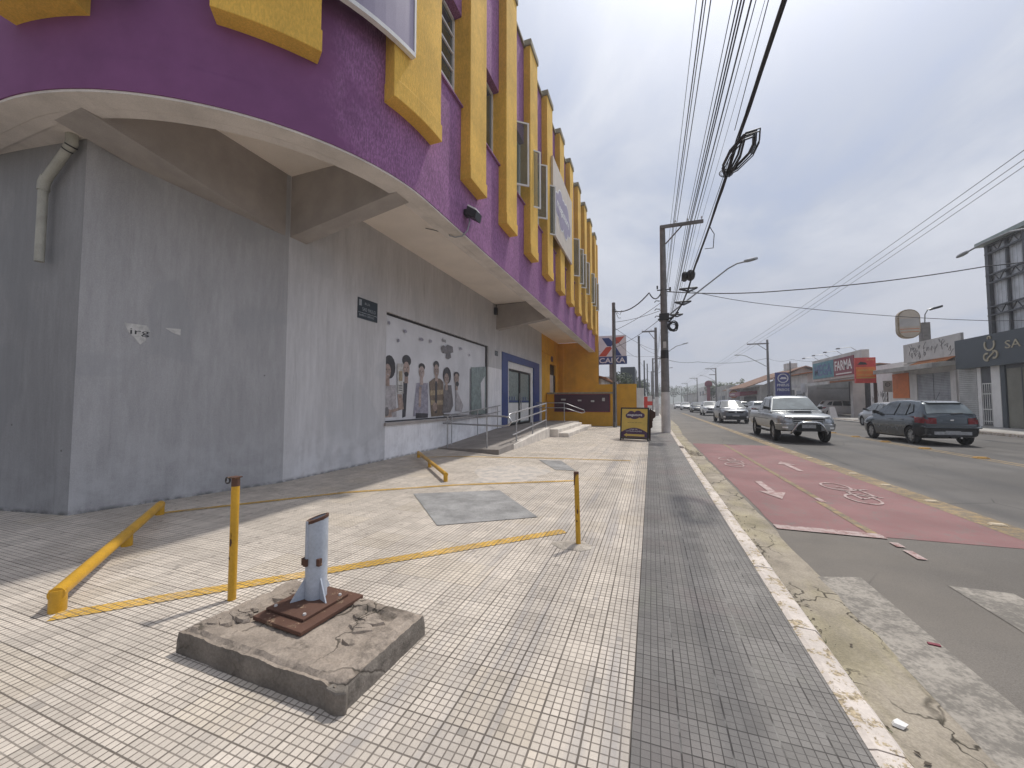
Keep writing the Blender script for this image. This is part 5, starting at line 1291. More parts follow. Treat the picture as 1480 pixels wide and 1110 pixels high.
def wire(pts, r, label, group=None, sag=0, mat='wire', name='overhead_wire', n=14):
    P = []
    for p, q in zip(pts, pts[1:]):
        for i in range(n): 
            t_ = i/n; v = Vector(p).lerp(Vector(q), t_); v.z -= sag*4*t_*(1-t_); P.append(tuple(v))
    P.append(pts[-1]); b = MB().m(mt[mat]); b.tube(P, r, 5); return tag(b.build(name, smooth=True), label, 'wire', group)
GA = 'overhead wires along the near pavement'
for i, (x, r) in enumerate(((1.03,.008),(1.15,.015),(1.2,.012),(1.31,.013),(1.74,.010),(1.83,.016),(1.91,.019),(1.96,.019),(2.09,.02),(2.2,.011))):
    z = 10.1 - .0*i; q = .35*(i%3)/3
    wire([(x,-16,z-q),(x,PY-.2,z),(x,50,z-.3),(x-.1,80,z-.4),(x-.3,112,z-.5)], r, 'thin dark wire of the sheaf running overhead along the pavement', GA, .3)
wire([(2.4,-16,10.1),(2.4,PY-.2,10.1),(2.4,50,9.8)], .006, 'rightmost bare wire at the end of the utility pole crossarm', None, .2)
# ------------------------------------------------------------------ more poles and wires
t = pole('utility_pole', .58, 43.6, 9.4, .2, .13, 'second utility pole along the left kerb with whitewashed base', white=2.0, arm=-1.4, armz=9.0)
lamp_arm(t, [(.68,43.5,6.0),(2.6,43.5,7.3),(3.2,43.5,7.45)])
t = pole('utility_pole', .4, 74, 9.4, .2, .13, 'third utility pole along the left kerb', white=2.0, arm=1.5); lamp_arm(t, [(.5,73.9,6.2),(2.6,73.9,7.4),(3.2,73.9,7.5)])
pole('utility_pole', .2, 108, 9.6, .2, .13, 'fourth and farthest utility pole along the left kerb', white=2.0, arm=1.5)
t = pole('service_pole', -1.97, 22.9, 7.25, .115, .095, 'slim square grey service pole before the yellow boundary wall', n=4)
b = MB().m(mt['dark']); b.tube([(-1.97,22.78,.3),(-1.97,22.78,2.6)], .03, 6); b.tube([(-1.9,22.8,6.9),(-1.75,22.8,6.6),(-1.6,22.8,6.5),(-1.5,22.8,6.75)], .015, 5); b.tube([(-1.9,22.8,6.8),(-1.7,22.8,6.3),(-1.55,22.8,6.3)], .015, 5); b.build('conduit', t)
pole('service_pole', -1.12, 43, 8.5, .12, .11, 'dark slim service pole beyond the white wall pier', mat='steelframe', n=8)
pole('service_pole', -.9, 62, 7.8, .12, .1, 'thin dark service pole left of the second utility pole', mat='steelframe', n=8)
pole('service_pole', -.6, 80, 9.0, .12, .1, 'farthest thin dark service pole on the left pavement', mat='steelframe', n=8)
t = pole('utility_pole', 14.0, 56.6, 9.35, .18, .12, 'utility pole with long crossarm and lamp across the road', arm=-2.3, armz=8.85); lamp_arm(t, [(13.9,56.5,5.9),(11.6,56.5,7.35),(11.1,56.5,7.5),(10.9,56.5,7.5)], .04, .6)
t = pole('utility_pole', 14.0, 98, 9.2, .18, .12, 'second utility pole across the road with double crossarm', arm=-2.2); lamp_arm(t, [(13.9,97.9,6.2),(11.8,97.9,7.4),(11.2,97.9,7.5)])
b = MB().m(mt['pole']); b.box(12.6,97.75,7.6,13.98,97.85,7.75); b.build('lower_crossarm', t)
pole('utility_pole', 14.0, 136, 9.2, .18, .12, 'third utility pole across the road', arm=-2.2)
pole('utility_pole', 14.0, 172, 9.2, .18, .12, 'fourth utility pole across the road', arm=-2.2)
pole('utility_pole', 14.0, 205, 9.2, .18, .12, 'farthest utility pole across the road', arm=-2.2)
pole('service_pole', 14.1, 48.8, 5.8, .07, .06, 'thin dark pole beside the navy roadside sign', mat='steelframe', n=8)
GB = 'wires along the pavement across the road'
for i, (x, z0) in enumerate(((13.2,10.45),(12.6,10.2),(11.8,9.8))):
    wire([(x,6,z0+.5),(x,56.5,9.1),(x,97.8,9.0),(x,136,9.0),(x,172,9),(x,205,9)], .012, ('upper','middle','lower')[i] + ' of the three bare wires climbing to the right across the road', None, .3)
wire([(.69,PY,6.85),(6,21.2,6.7),(15,24.4,7.85),(22,26.8,9.0)], .026, 'thick black cable crossing the road from the utility pole', None, .12, 'cable')
wire([(1.45,PY,6.9),(6,21,5.9),(15,24.6,5.3),(19,25.6,5.5)], .014, 'thin cable sagging across the road towards the steel framed building', None, .1, 'cable')
wire([(.6,43.6,6.4),(5,48,6.0),(14,56.5,7.0)], .022, 'cable crossing the road between the second pole and the far pole', None, .35, 'cable')
wire([(.6,PY,6.9),(.0,19.6,6.75),(-1.97,22.8,6.75)], .03, 'black service cable drooping from the utility pole to the slim grey pole', None, .35, 'cable')
GC = 'service wires beyond the utility pole'
for p, q, s_ in (((.6,PY,5.95),(-2.0,22.9,6.1),.1),((.6,PY,5.6),(-1.97,22.9,4.6),.15),((.6,PY,6.35),(-1.97,22.9,5.6),.1),((.5,43.6,7.0),(-1.97,22.9,5.8),.2),((.5,43.6,6.6),(-1.1,43,7.6),.15),((.5,43.6,6.3),(-6,30,6.0),.3),((.4,74,6.6),(-1.1,43,5.8),.3),((-1.97,22.9,5.2),(-1.1,43,6.2),.3)):
    wire([p, q], .012, 'thin service wire strung beyond the utility pole', GC, s_, 'cable')
wire([(14,56.6,7.0),(15.5,53,6.4),(18.6,49,6.0)], .014, 'service wire from the far pole to the pharmacy', None, .3, 'cable')
# lamp reaching in from a pole outside the frame on the right
t = thing('street_lamp', 'curved street lamp arm in front of the steel framed building', 'street lamp', (15.9,20.6,0))
b = MB().m(mt['pole']); b.tube([(15.9,20.6,-.1),(15.9,20.6,9.0)], [.16,.11], 12); b.build('shaft', t, smooth=True, auto=50)
lamp_arm(t, [(15.8,20.7,7.9),(15.5,22.0,8.75),(15.2,23.4,9.05),(15.0,24.6,9.0),(14.9,25.3,8.9)], .04, .6)
# ------------------------------------------------------------------ buildings across the road
XS = 18.5
bd = thing('boutique_shop', 'low shop with dark grey sign fascia and pale bronze letters', 'shop', (XS,28,0))
b = MB().m(mt['offwhite'])
b.box(XS+.1,14,-.1,26,33.0,3.6)
b.build('wall', bd)
b = MB().m(mt['shopgrey']); b.box(XS-.35,14,3.5,XS+.3,32.3,5.3); b.build('fascia', bd)
X = XS-.352
b = MB().m(mt['gold'])
b.text('SA', (X,28.62,4.35), (0,-1,0), (0,0,1), .62, .05, .95, .0)
b.build('lettering', bd)
b = MB().m(mt['gold']); U, V = (0,-1,0), (0,0,1); cy = 29.62
b.ring((X,cy,4.72),U,V,.33,.05,20,rad(150),rad(390),(-.04,0,0)); b.build('emblem_stroke', bd); b = MB().m(mt['gold']); b.ring((X,cy,5.08),U,V,.1,.03,12,rad(-30),rad(210),(-.04,0,0)); b.build('emblem_stroke', bd)
b = MB().m(mt['gold']); b.ring((X,cy+.22,4.02),U,V,.2,.05,14,rad(60),rad(300),(-.04,0,0)); b.ring((X,cy-.3,4.12),U,V,.2,.05,14,rad(-120),rad(120),(-.04,0,0)); 
b.m(mt['gold']).hexa([(X,cy+.2,3.84),(X-.04,cy+.2,3.84),(X-.04,cy-.32,4.24),(X,cy-.32,4.24),(X,cy+.2,3.94),(X-.04,cy+.2,3.94),(X-.04,cy-.32,4.34),(X,cy-.32,4.34)])
b.build('emblem', bd)
b = MB().m(mt['shutter_white']); b.box(XS+.03,31.35,.1,XS+.098,32.75,3.5); b.build('shutter', bd)
b = MB().m(mt['steelframe']); b.box(XS+.05,30.25,.1,XS+.098,31.0,3.5); dr = b.build('gate', bd)
b = MB().m(mt['white'])
for i in range(5): yy = 30.32+i*.15; b.tube([(XS+.02,yy,.15),(XS+.02,yy,2.55)], .015, 5)
for z in (.3,1.0,1.9,2.5): b.box(XS+.0,30.28,z,XS+.03,30.96,z+.05)
b.build('bars', dr)
b = MB().m(mt['white'])
b.box(XS+.02,31.02,-.05,XS+.099,31.3,3.5); b.build('pillar', bd)
b = MB().m(mt['white']); b.box(XS-.02,29.62,-.05,XS+.099,30.22,3.5); b.build('pillar', bd)
b = MB().m(mt['shopgrey']); b.box(XS-.02,29.3,-.05,XS+.099,29.58,3.5); b.build('pillar', bd)
b = MB().m(mt['garage']); b.box(XS+.04,24,.05,XS+.099,29.27,3.3); gd = b.build('garage_gate', bd)
b = MB().m(mt['steelframe']); b.box(XS+.02,28.3,.05,XS+.039,28.35,3.3); b.box(XS+.0,28.1,1.1,XS+.039,28.16,1.9); b.box(XS+.02,24,3.3,XS+.12,29.27,3.5); b.build('gate_trim', gd)
st_ = thing('steel_framed_building', 'tall corrugated steel building with dark truss frame behind the grey shop fascia', 'building', (19.2,26,0))
X = 19.3
b = MB().m(mt['cladd']); b.box(X+.2,14,4.5,32,31.6,10.9); b.build('wall', st_)
b = MB().m(mt['steelframe'])
def fr(b, y0, z0, y1, z1, x0=X, x1=X+.18): b.box(x0, y0, z0, x1, y1, z1)
for yy in (31.4,28.9,26.4,23.9,21.4): b.box(X,yy-.12,4.5,X+.18,yy+.12,10.9)
for yy in (30.15,27.65,25.15): b.box(X+.06,yy-.05,4.5,X+.19,yy+.05,10.9)
b.build('column', st_)
for z in (6.6,8.55,10.35):
    b = MB().m(mt['steelframe']); b.box(X-.03,14,z,X+.1,31.5,z+.09); b.box(X-.03,14,z+.5,X+.1,31.5,z+.58)
    yy = 31.3
    while yy > 20: b.tube([(X+.03,yy,z+.06),(X+.03,yy-.35,z+.52),(X+.03,yy-.7,z+.06)], .035, 4, False); yy -= .7
    b.build('truss', st_)
b = MB().m(mt['roofedge']); b.hexa([(X-.3,14,10.95),(33,14,10.95),(33,31.75,10.95),(X-.3,31.75,10.95),(X-.3,14,11.2),(33,14,11.6),(33,31.75,11.6),(X-.3,31.75,11.2)]); b.build('roof', st_)
sh = thing('shuttered_shop', 'old shop with grey rolling shutters, concrete awning and scribbled parapet board', 'shop', (XS,35,0))
b = MB().m(mt['offwhite']); b.box(XS+.15,33.02,-.1,27,38.6,4.4); b.box(XS+.02,33.02,-.1,XS+.3,33.5,3.5); b.box(XS+.02,36.9,-.1,XS+.3,37.6,3.5); b.build('wall', sh)
b = MB().m(mt['shutter']); b.box(XS+.06,35.22,.0,XS+.149,36.88,3.45); b.build('shutter', sh)
b = MB().m(mt['shutter']); b.box(XS+.06,33.52,.0,XS+.149,35.14,3.45); b.build('shutter', sh)
b = MB().m(mt['far_paving']); b.hexa([(XS-1.1,33.04,3.72),(XS+.3,33.04,3.85),(XS+.3,40.2,3.85),(XS-1.1,40.2,3.72),(XS-1.1,33.04,4.05),(XS+.3,33.04,4.15),(XS+.3,40.2,4.15),(XS-1.1,40.2,4.05)]); b.build('awning', sh, bevel=.03)
b = MB().m(mt['mauve']).m(mt['offwhite']); b.box(XS+.02,32.4,4.45,XS+.16,38.3,5.85); b.box(XS+.162,38.1,4.3,XS+1.6,38.24,5.6); pb = b.build('parapet_board', sh)
b = MB().m(mt['p_grey']); random.seed(8)
for i in range(26):
    yy = random.uniform(33.0,37.8); z = random.uniform(4.75,5.6); pts = [(XS+.012,yy,z)]
    for j in range(4): pts.append((XS+.012,pts[-1][1]+random.uniform(-.18,.22),max(4.55,min(5.75,pts[-1][2]+random.uniform(-.3,.3)))))
    b.tube(pts, .014, 4)
b.build('scribble', pb)
b = MB().m(mt['rtile3']); b.hexa([(XS-.3,33.1,4.16),(XS+.2,33.1,4.42),(XS+.2,37,4.42),(XS-.3,37,4.16),(XS-.3,33.1,4.2),(XS+.2,33.1,4.46),(XS+.2,37,4.46),(XS-.3,37,4.2)]); b.build('tile_strip', sh)
b = MB().m(mt['orange']); b.box(XS+.1,38.02,1.75,XS+.149,40.1,3.7); 
ow = thing('orange_panel_wall', 'white wall with large orange panel under the awning end', 'wall', (XS,39.5,0))
b.build('orange_panel', ow)
b = MB().m(mt['white']); b.box(XS+.15,38.62,-.1,20,43.6,4.6); b.build('wall', ow)
b = MB().m(mt['p_grey']); random.seed(14)
for i in range(9):
    yy = random.uniform(40.6,43.2); z = random.uniform(1.0,2.0); b.tube([(XS+.145,yy,z),(XS+.145,yy+.15,z+.5),(XS+.145,yy+.3,z+.1),(XS+.145,yy+.4,z+.6)], .02, 4)
b.build('graffiti', ow)
b = MB().m(mt['redsign']); b.box(XS+.12,38.62,.9,XS+.149,43.6,1.0); b.build('red_stripe', ow)
b = MB().m(mt['p_grey']); rx = random.seed(2)
ov = thing('oval_sign', 'blank rounded beige sign panel on a concrete column above the shops', 'sign', (17.9,36.5,5.8))
b = MB().m(mt['beige']).m(mt['p_tan'])
def rr(cx, cz, w, h, rd, n=7):
    P = []
    for sx, sz, a0 in ((1,1,0),(-1,1,PI/2),(-1,-1,PI),(1,-1,1.5*PI)):
        for i in range(n+1): a = a0+PI/2*i/n; P.append((cx+sx*(w/2-rd)+rd*math.cos(a), cz+sz*(h/2-rd)+rd*math.sin(a)))
    return P
b.m(mt['p_tan']); b.prism([(x,36.3,z) for x, z in rr(17.95,7.2,1.3,2.15,.6)], (0,.3,0)); b.build('panel', ov)
b = MB().m(mt['beige']); b.prism([(x,36.296,z) for x, z in rr(17.97,7.2,1.16,2.0,.55)], (0,-.01,0))
b.m(mt['offwhite']); b.box(17.4,36.28,7.0,18.54,36.284,7.6); b.m(mt['orange']); b.box(17.42,36.28,6.8,18.52,36.284,6.84); b.box(17.45,36.28,6.58,18.49,36.284,6.62); b.build('face', ov)
oc = thing('sign_column', 'plain concrete column carrying the oval sign and a small floodlight', 'column', (18.75,36.5,0))
b = MB().m(mt['pole']); b.box(18.85,36.6,0,19.3,37.05,7.3); b.build('column', oc)
b = MB().m(mt['lampgrey']); b.tube([(19.1,36.8,7.3),(19.13,36.8,7.9),(19.3,36.8,8.25),(19.6,36.8,8.35)], .04, 6); b.build('lamp_arm', oc)
b = MB().m(mt['dark']); b.hexa([(19.5,36.6,8.2),(20.05,36.6,8.35),(20.05,37,8.35),(19.5,37,8.2),(19.5,36.6,8.35),(20.05,36.6,8.5),(20.05,37,8.5),(19.5,37,8.35)]); b.build('lamp_head', oc)
ps = thing('pole_sign', 'red and orange advertising panel on a brown post before the pharmacy', 'sign', (17.6,40.5,0))
b = MB().m(mt['redsign']); b.box(16.35,40.5,3.05,17.75,40.7,5.2); b.build('panel', ps)
b = MB().m(mt['orangesign']); b.box(16.4,40.49,3.55,17.7,40.499,4.4); b.m(mt['sign_y'] if 'sign_y' in mt else mt['ysign']); b.box(16.4,40.488,3.45,17.7,40.498,3.52)
b.m(mt['dark']); b.prism([(16.5,40.495,4.6),(16.7,40.495,4.85),(17.05,40.495,4.8),(17.2,40.495,4.6)], (0,-.006,0))
b.m(mt['ysign']); b.text('OFERTA', (16.5,40.488,4.05), (1,0,0), (0,0,1), .2, .004, 1.1, .01); b.text('DO DIA', (16.5,40.488,3.68), (1,0,0), (0,0,1), .2, .004, 1.0, .01); b.text('AUTO', (17.15,40.498,4.95), (1,0,0), (0,0,1), .14, .004, .5); b.build('print', ps)
b = MB().m(mt['brownrag']); b.box(17.6,40.55,-.1,17.8,40.68,3.05); b.build('post', ps)
pk = thing('parking_sign', 'small faded square road sign on a thin post before the white wall', 'sign', (17.9,39.3,0))
b = MB().m(mt['far_paving']); b.box(17.62,39.28,2.25,18.2,39.3,3.15); b.m(mt['dark']); b.ring((17.91,39.278,2.85),(1,0,0),(0,0,1),.15,.02,16,vec=(0,-.003,0)); b.text('E', (17.84,39.277,2.78), (1,0,0), (0,0,1), .2, .003, .14); b.build('plate', pk)
b = MB().m(mt['brownrag']); b.tube([(17.91,39.33,-.1),(17.91,39.33,3.1)], .035, 8); b.build('post', pk)
# pharmacy
ph = thing('pharmacy', 'pharmacy with teal and red lettered fascia above an open tiled awning', 'shop', (XS,49,0))
b = MB().m(mt['p_dark']); b.box(23.5,44.4,-.1,30,60,4.0); b.box(XS+.5,44.9,-.1,23.5,45.0,3.6); b.build('wall', ph)  # near-black walls, the shade under the awning put into the colour
b = MB().m(mt['offwhite']); b.box(XS+.02,44.6,3.9,XS+.6,56.2,6.35); b.build('fascia_wall', ph)
b = MB().m(mt['teal']); b.box(XS-.05,50.3,4.15,XS+.018,55.9,6.0); b.m(mt['signblue']); b.text('MEGA', (XS-.052,55.4,4.5), (0,-1,0), (0,0,1), 1.75, .02, 4.6, .02); b.build('teal_panel', ph)
b = MB().m(mt['darkred']); b.box(XS-.05,46.0,4.15,XS+.018,50.28,6.0); b.m(mt['white']); b.text('FARMA', (XS-.052,50.0,4.75), (0,-1,0), (0,0,1), 1.4, .02, 3.7, .02); b.box(XS-.06,46.4,4.3,XS-.052,49.8,4.42); b.build('red_panel', ph)
b = MB().m(mt['rtile']); b.hexa([(XS-2.6,44.5,3.25),(XS+4,44.5,3.95),(XS+4,60,3.95),(XS-2.6,60,3.25),(XS-2.6,44.5,3.4),(XS+4,44.5,4.1),(XS+4,60,4.1),(XS-2.6,60,3.4)]); b.build('awning_roof', ph)
b = MB().m(mt['offwhite']); b.box(XS-2.7,44.45,3.14,XS-2.55,60,3.42); b.build('gutter_board', ph)
for yy in (44.7,):
    b = MB().m(mt['offwhite']); b.box(XS-.7,yy,-.1,XS+.2,yy+.5,3.6); b.build('pillar', ph)
b = MB().m(mt['lampgrey'])
for yy in (46,49,52,55): b.tube([(XS+.3,yy,6.35),(XS-.2,yy,6.75),(XS-1.1,yy,6.7)], .03, 5); b.box(XS-1.35,yy-.12,6.6,XS-1.1,yy+.12,6.72)
b.build('lamp_bracket', ph)
sb = thing('sandwich_board', 'small white folding board standing on the far forecourt', 'sign', (15.9,43.8,0))
b = MB().m(mt['white']); b.hexa([(15.6,43.6,-.06),(16.2,43.6,-.06),(16.2,43.63,-.06),(15.6,43.63,-.06),(15.7,43.95,1.0),(16.1,43.95,1.0),(16.1,43.98,1.0),(15.7,43.98,1.0)]); b.hexa([(15.6,44.33,-.06),(16.2,44.33,-.06),(16.2,44.36,-.06),(15.6,44.36,-.06),(15.7,43.99,1.0),(16.1,43.99,1.0),(16.1,44.02,1.0),(15.7,44.02,1.0)]); b.build('leaf_panel', sb)
# row of older buildings farther on
def house(name, label, x0, y0, x1, y1, h, wall, roof=None, ridge=1.2, over=.5, openings=(), cat='building'):
    t = thing(name, label, cat, (x0,y0,0))
    b = MB().m(mt[wall]); b.box(x0,y0,-.15,x1,y1,h); b.build('wall', t)
    if roof:
        b = MB().m(mt[roof]); xm = (x0+x1)/2
        b.hexa([(x0-over,y0-over,h-.05),(xm,y0-over,h+ridge),(xm,y1+over,h+ridge),(x0-over,y1+over,h-.05),(x0-over,y0-over,h+.07),(xm,y0-over,h+ridge+.12),(xm,y1+over,h+ridge+.12),(x0-over,y1+over,h+.07)])
        b.hexa([(x1+over,y0-over,h-.05),(x1+over,y1+over,h-.05),(xm+.002,y1+over,h+ridge),(xm+.002,y0-over,h+ridge),(x1+over,y0-over,h+.07),(x1+over,y1+over,h+.07),(xm+.002,y1+over,h+ridge+.12),(xm+.002,y0-over,h+ridge+.12)])
        b.m(mt[wall]); b.prism([(x0+.05,y0+.02,h+.0),(xm,y0+.02,h+ridge-.02),(x1-.05,y0+.02,h+.0)], (0,.12,0)); b.build('roof', t)
    for (face, a, z0, c, z1, m_) in openings:
        b = MB().m(mt[m_])
        if face == 'x': b.box(x0-.06,a,z0,x0+.02,c,z1)
        elif face == 'X': b.box(x1-.02,a,z0,x1+.06,c,z1)
        else: b.box(a,y0-.06,z0,c,y0+.02,z1)
        b.build('opening', t)
    return t
house('white_commercial_building', 'long white commercial building with orange tiled eave beyond the pharmacy', 19.5,61,34,76,5.2,'offwhite','rtile3',1.0,.8,[('x',62,.0,65,3,'shutter'),('x',66,.0,70,3.2,'steelframe'),('x',71,0,75,3,'shutter'),('y',20.5,3.2,30,4.6,'far_paving')])
t = thing('brown_roof_hall', 'hall with big sloping brown tiled roof and white gable beside the far pole', 'building', (17,79,0))
b = MB().m(mt['offwhite']); b.box(18,78,-.15,33,100,4.2); b.build('wall', t)
b = MB().m(mt['rtile2']); b.hexa([(15.6,77,3.9),(24.5,77,7.4),(24.5,101,7.4),(15.6,101,3.9),(15.6,77,4.05),(24.5,77,7.55),(24.5,101,7.55),(15.6,101,4.05)]); b.hexa([(24.502,77,7.4),(34,77,3.9),(34,101,3.9),(24.502,101,7.4),(24.502,77,7.55),(34,77,4.05),(34,101,4.05),(24.502,101,7.55)])
b.m(mt['offwhite']); b.prism([(18,78,4.2),(24.5,78,7.3),(31,78,4.2)], (0,.2,0)); b.box(23.8,84,7.2,25.4,86,8.6); b.build('roof', t)
b = MB().m(mt['darkred']); b.hexa([(15.2,80,2.5),(18,80,2.9),(18,90,2.9),(15.2,90,2.5),(15.2,80,3.3),(18,80,3.5),(18,90,3.5),(15.2,90,3.3)]); cn = b.build('canopy', t)
b = MB().m(mt['white']); b.text('Lanches', (15.18,88.8,2.75), (0,-1,0), (0,0,1), .55, .02, 4.5); b.build('canopy_lettering', cn)
b = MB().m(mt['dark']); b.box(17.9,80.5,0,17.98,90,2.5); b.build('shopfront', t)
t = thing('round_sign_wall', 'white wall with round orange sign beyond the dark red canopy', 'wall', (15.6,94,0))
b = MB().m(mt['white']); b.box(15.2,92,-.15,17.6,92.4,4.3); b.build('wall', t)
b = MB().m(mt['orange']); b.ell((16.4,91.99,3.1),(1,0,0),(0,0,1),.85,.85,24,(0,-.12,0)); b.m(mt['ysign']); b.ring((16.4,91.86,3.1),(1,0,0),(0,0,1),.5,.1,20,vec=(0,-.02,0)); b.build('round_sign', t)
t = thing('roadside_sign', 'navy blue roadside sign tower with white round emblem beside the far pole', 'sign', (15,54,0))
b = MB().m(mt['navy']); b.prism([(13.95,53.5,.6),(15.45,53.5,.6),(15.45,53.5,4.6),(15.1,53.5,4.95),(13.95,53.5,4.95)], (0,.25,0)); b.build('panel', t)
b = MB().m(mt['signwhite']); b.ring((14.7,53.49,4.25),(1,0,0),(0,0,1),.5,.05,24,vec=(0,-.02,0)); b.prism([(14.35,53.49,4.15),(14.55,53.49,4.4),(14.95,53.49,4.38),(15.08,53.49,4.15)], (0,-.02,0))
b.text('PNEUS', (14.1,53.48,3.3), (1,0,0), (0,0,1), .42, .02, 1.2, .02); b.text('FREIOS', (14.1,53.48,2.75), (1,0,0), (0,0,1), .42, .02, 1.2, .02); b.prism([(14.1,53.49,1.2),(14.6,53.49,1.7),(15.2,53.49,1.2)], (0,-.02,0)); b.build('print', t)
t = thing('banner_sign', 'white notice panel on the thin dark pole', 'sign', (15.6,50,0)); b = MB().m(mt['signwhite']); b.box(15.45,50.2,2.5,15.95,50.25,3.5); b.build('panel', t); b = MB().m(mt['steelframe']); b.tube([(15.7,50.3,-.1),(15.7,50.3,3.4)], .04, 6); b.build('post', t)
house('grey_house', 'pale grey house with flat roof past the round orange sign', 17,104,28,120,5.5,'far_paving',None,0,0,[('x',106,.2,110,3,'steelframe'),('x',112,.5,116,2.8,'shutter')])
house('tiled_house', 'small house with orange tiled roof peeping over the white graffiti wall', 21,39.5,31,44.2,4.7,'offwhite','rtile3',.9,.5)
house('low_tiled_house', 'low tiled house far along the right pavement', 17,128,30,146,4,'offwhite','rtile2',1.6,.6,[('x',131,.2,136,2.6,'steelframe')])
house('pale_block', 'pale two storey block at the far right of the street end', 18,152,30,172,7,'offwhite',None,0,0,[('x',154,3.8,158,5.4,'steelframe'),('x',162,3.8,166,5.4,'steelframe')])
house('distant_shed', 'long grey shed near the vanishing end of the street', 17,185,40,230,5,'far_paving','rtile2',1.2,.5)
t = thing('tower_sign', 'tall reddish brown tower sign far down the right pavement', 'sign', (14.8,115,0)); b = MB().m(mt['darkred']); b.box(14.2,115,-.1,15.0,115.5,6.0); b.ell((14.6,115.0,6.3),(1,0,0),(0,0,1),.9,.9,16,(0,.5,0)); b.build('panel', t)
# left side beyond the yellow wall
house('left_tiled_house', 'white house with clay tiled roof behind the yellow boundary wall', -11,27.8,-3.3,36,3.1,'offwhite','rtile',1.1,.4)
house('dark_grey_block', 'small dark grey block with white parapet beyond the yellow wall', -3.7,52,-1.9,60,6.0,'shopgrey',None,0,0,[('X',54,4.2,56,5.4,'wglass')])
house('white_low_block', 'low white block beyond the slim service pole', -8,61,-2.2,70,5.4,'offwhite',None)
bk = thing('bank_sign', 'white and blue bank pylon sign with red and blue cross emblem', 'sign', (-3,34,0))
b = MB().m(mt['signwhite']); b.box(-4.35,34,5.38,-1.92,34.3,7.2); b.build('upper_panel', bk)
b = MB().m(mt['signblue']); b.box(-4.35,33.99,4.72,-1.88,34.3,5.378); b.m(mt['signwhite']); b.text('CAIXA', (-4.2,33.988,4.83), (1,0,0), (0,0,1), .62, .01, 2.2, .02); b.build('name_panel', bk)
b = MB().m(mt['signblue']); b.prism([(-3.95,33.998,7.0),(-3.35,33.998,7.0),(-2.9,33.998,6.5),(-3.2,33.998,6.25),(-3.5,33.998,6.3)], (0,-.006,0)); b.prism([(-3.05,33.998,6.2),(-2.75,33.998,6.15),(-2.3,33.998,5.42),(-2.75,33.998,5.42)], (0,-.006,0))
b.m(mt['signred']); b.prism([(-2.9,33.998,7.0),(-2.05,33.998,7.08),(-2.5,33.998,6.55),(-2.8,33.998,6.42)], (0,-.006,0)); b.prism([(-4.25,33.998,5.42),(-3.6,33.998,5.42),(-3.1,33.998,6.1),(-3.25,33.998,6.24),(-3.6,33.998,6.2)], (0,-.006,0)); b.build('emblem', bk)
b = MB().m(mt['pole']); b.box(-3.35,34.1,-.1,-2.95,34.25,4.72); b.build('post', bk)
t = thing('shop_banner', 'red and white banner hanging on the left pavement past the white pier', 'banner', (-.6,30,0))
b = MB().m(mt['signwhite']); b.box(-.75,31.0,.9,.1,31.04,1.9); b.m(mt['redsign']); b.box(-.75,30.99,1.2,.1,31.041,1.5); b.box(-.5,30.985,.95,-.25,31.042,1.85); b.build('banner', t)
b = MB().m(mt['brownrag']); b.tube([(-.75,31.02,0),(-.75,31.02,2.0)], .025, 6); b.tube([(.1,31.02,0),(.1,31.02,2.0)], .025, 6); b.build('stand', t)
for i, (y0, y1, h, m_, lab) in enumerate(((36,46,2.3,'offwhite','first pale garden wall along the left pavement'),(46.5,58,2.0,'far_paving','grey garden wall farther along the left pavement'),(62,90,2.4,'offwhite','long pale garden wall in the left distance'))):
    b = MB().m(mt[m_]); b.box(-1.9,y0,-.1,-1.7,y1,h); tag(b.build('garden_wall'), lab, 'wall')
# ------------------------------------------------------------------ trees and hill
def tree(name, x, y, h, rx, rz, label, leaf, n=900, ls=.22, seed=1, group=None, trunk=.12):
    random.seed(seed); t = thing(name, label, 'tree', (x,y,0), 0, group)
    b = MB().m(mt['bark']); zc = h-rz
    b.tube([(x,y,-.1),(x+.1,y,zc*.5),(x,y+.1,zc)], [trunk*1.3,trunk,trunk*.7], 7)
    cl = []
    for i in range(9):
        a = random.uniform(0,6.28); e = random.uniform(-.5,1); r = random.uniform(.35,.75)
        c = Vector((x+rx*r*math.cos(a), y+rx*r*math.sin(a), zc+rz*e*.65)); cl.append((c, random.uniform(.35,.6)))
        b.tube([(x,y,zc*.8), tuple((Vector((x,y,zc*.95))+c)/2), tuple(c)], [trunk*.5,trunk*.35,trunk*.12], 5)
    b.build('trunk', t)
    b = MB().m(mt[leaf]); vs = []; fs = []
    for i in range(n):
        c, s = random.choice(cl); d = Vector((random.gauss(0,1),random.gauss(0,1),random.gauss(0,1))).normalized()*(random.random()**.45)
        p = c + Vector((d.x*rx*s, d.y*rx*s, d.z*rz*s)); u = Vector((random.gauss(0,1),random.gauss(0,1),random.gauss(0,.7))).normalized(); v = u.orthogonal().normalized()
        l = ls*random.uniform(.5,1.2); k_ = len(vs); vs += [p-u*l, p+v*l*.45, p+u*l, p-v*l*.45]; fs.append((k_,k_+1,k_+2,k_+3))
    b.add(vs, fs); b.build('crown', t)
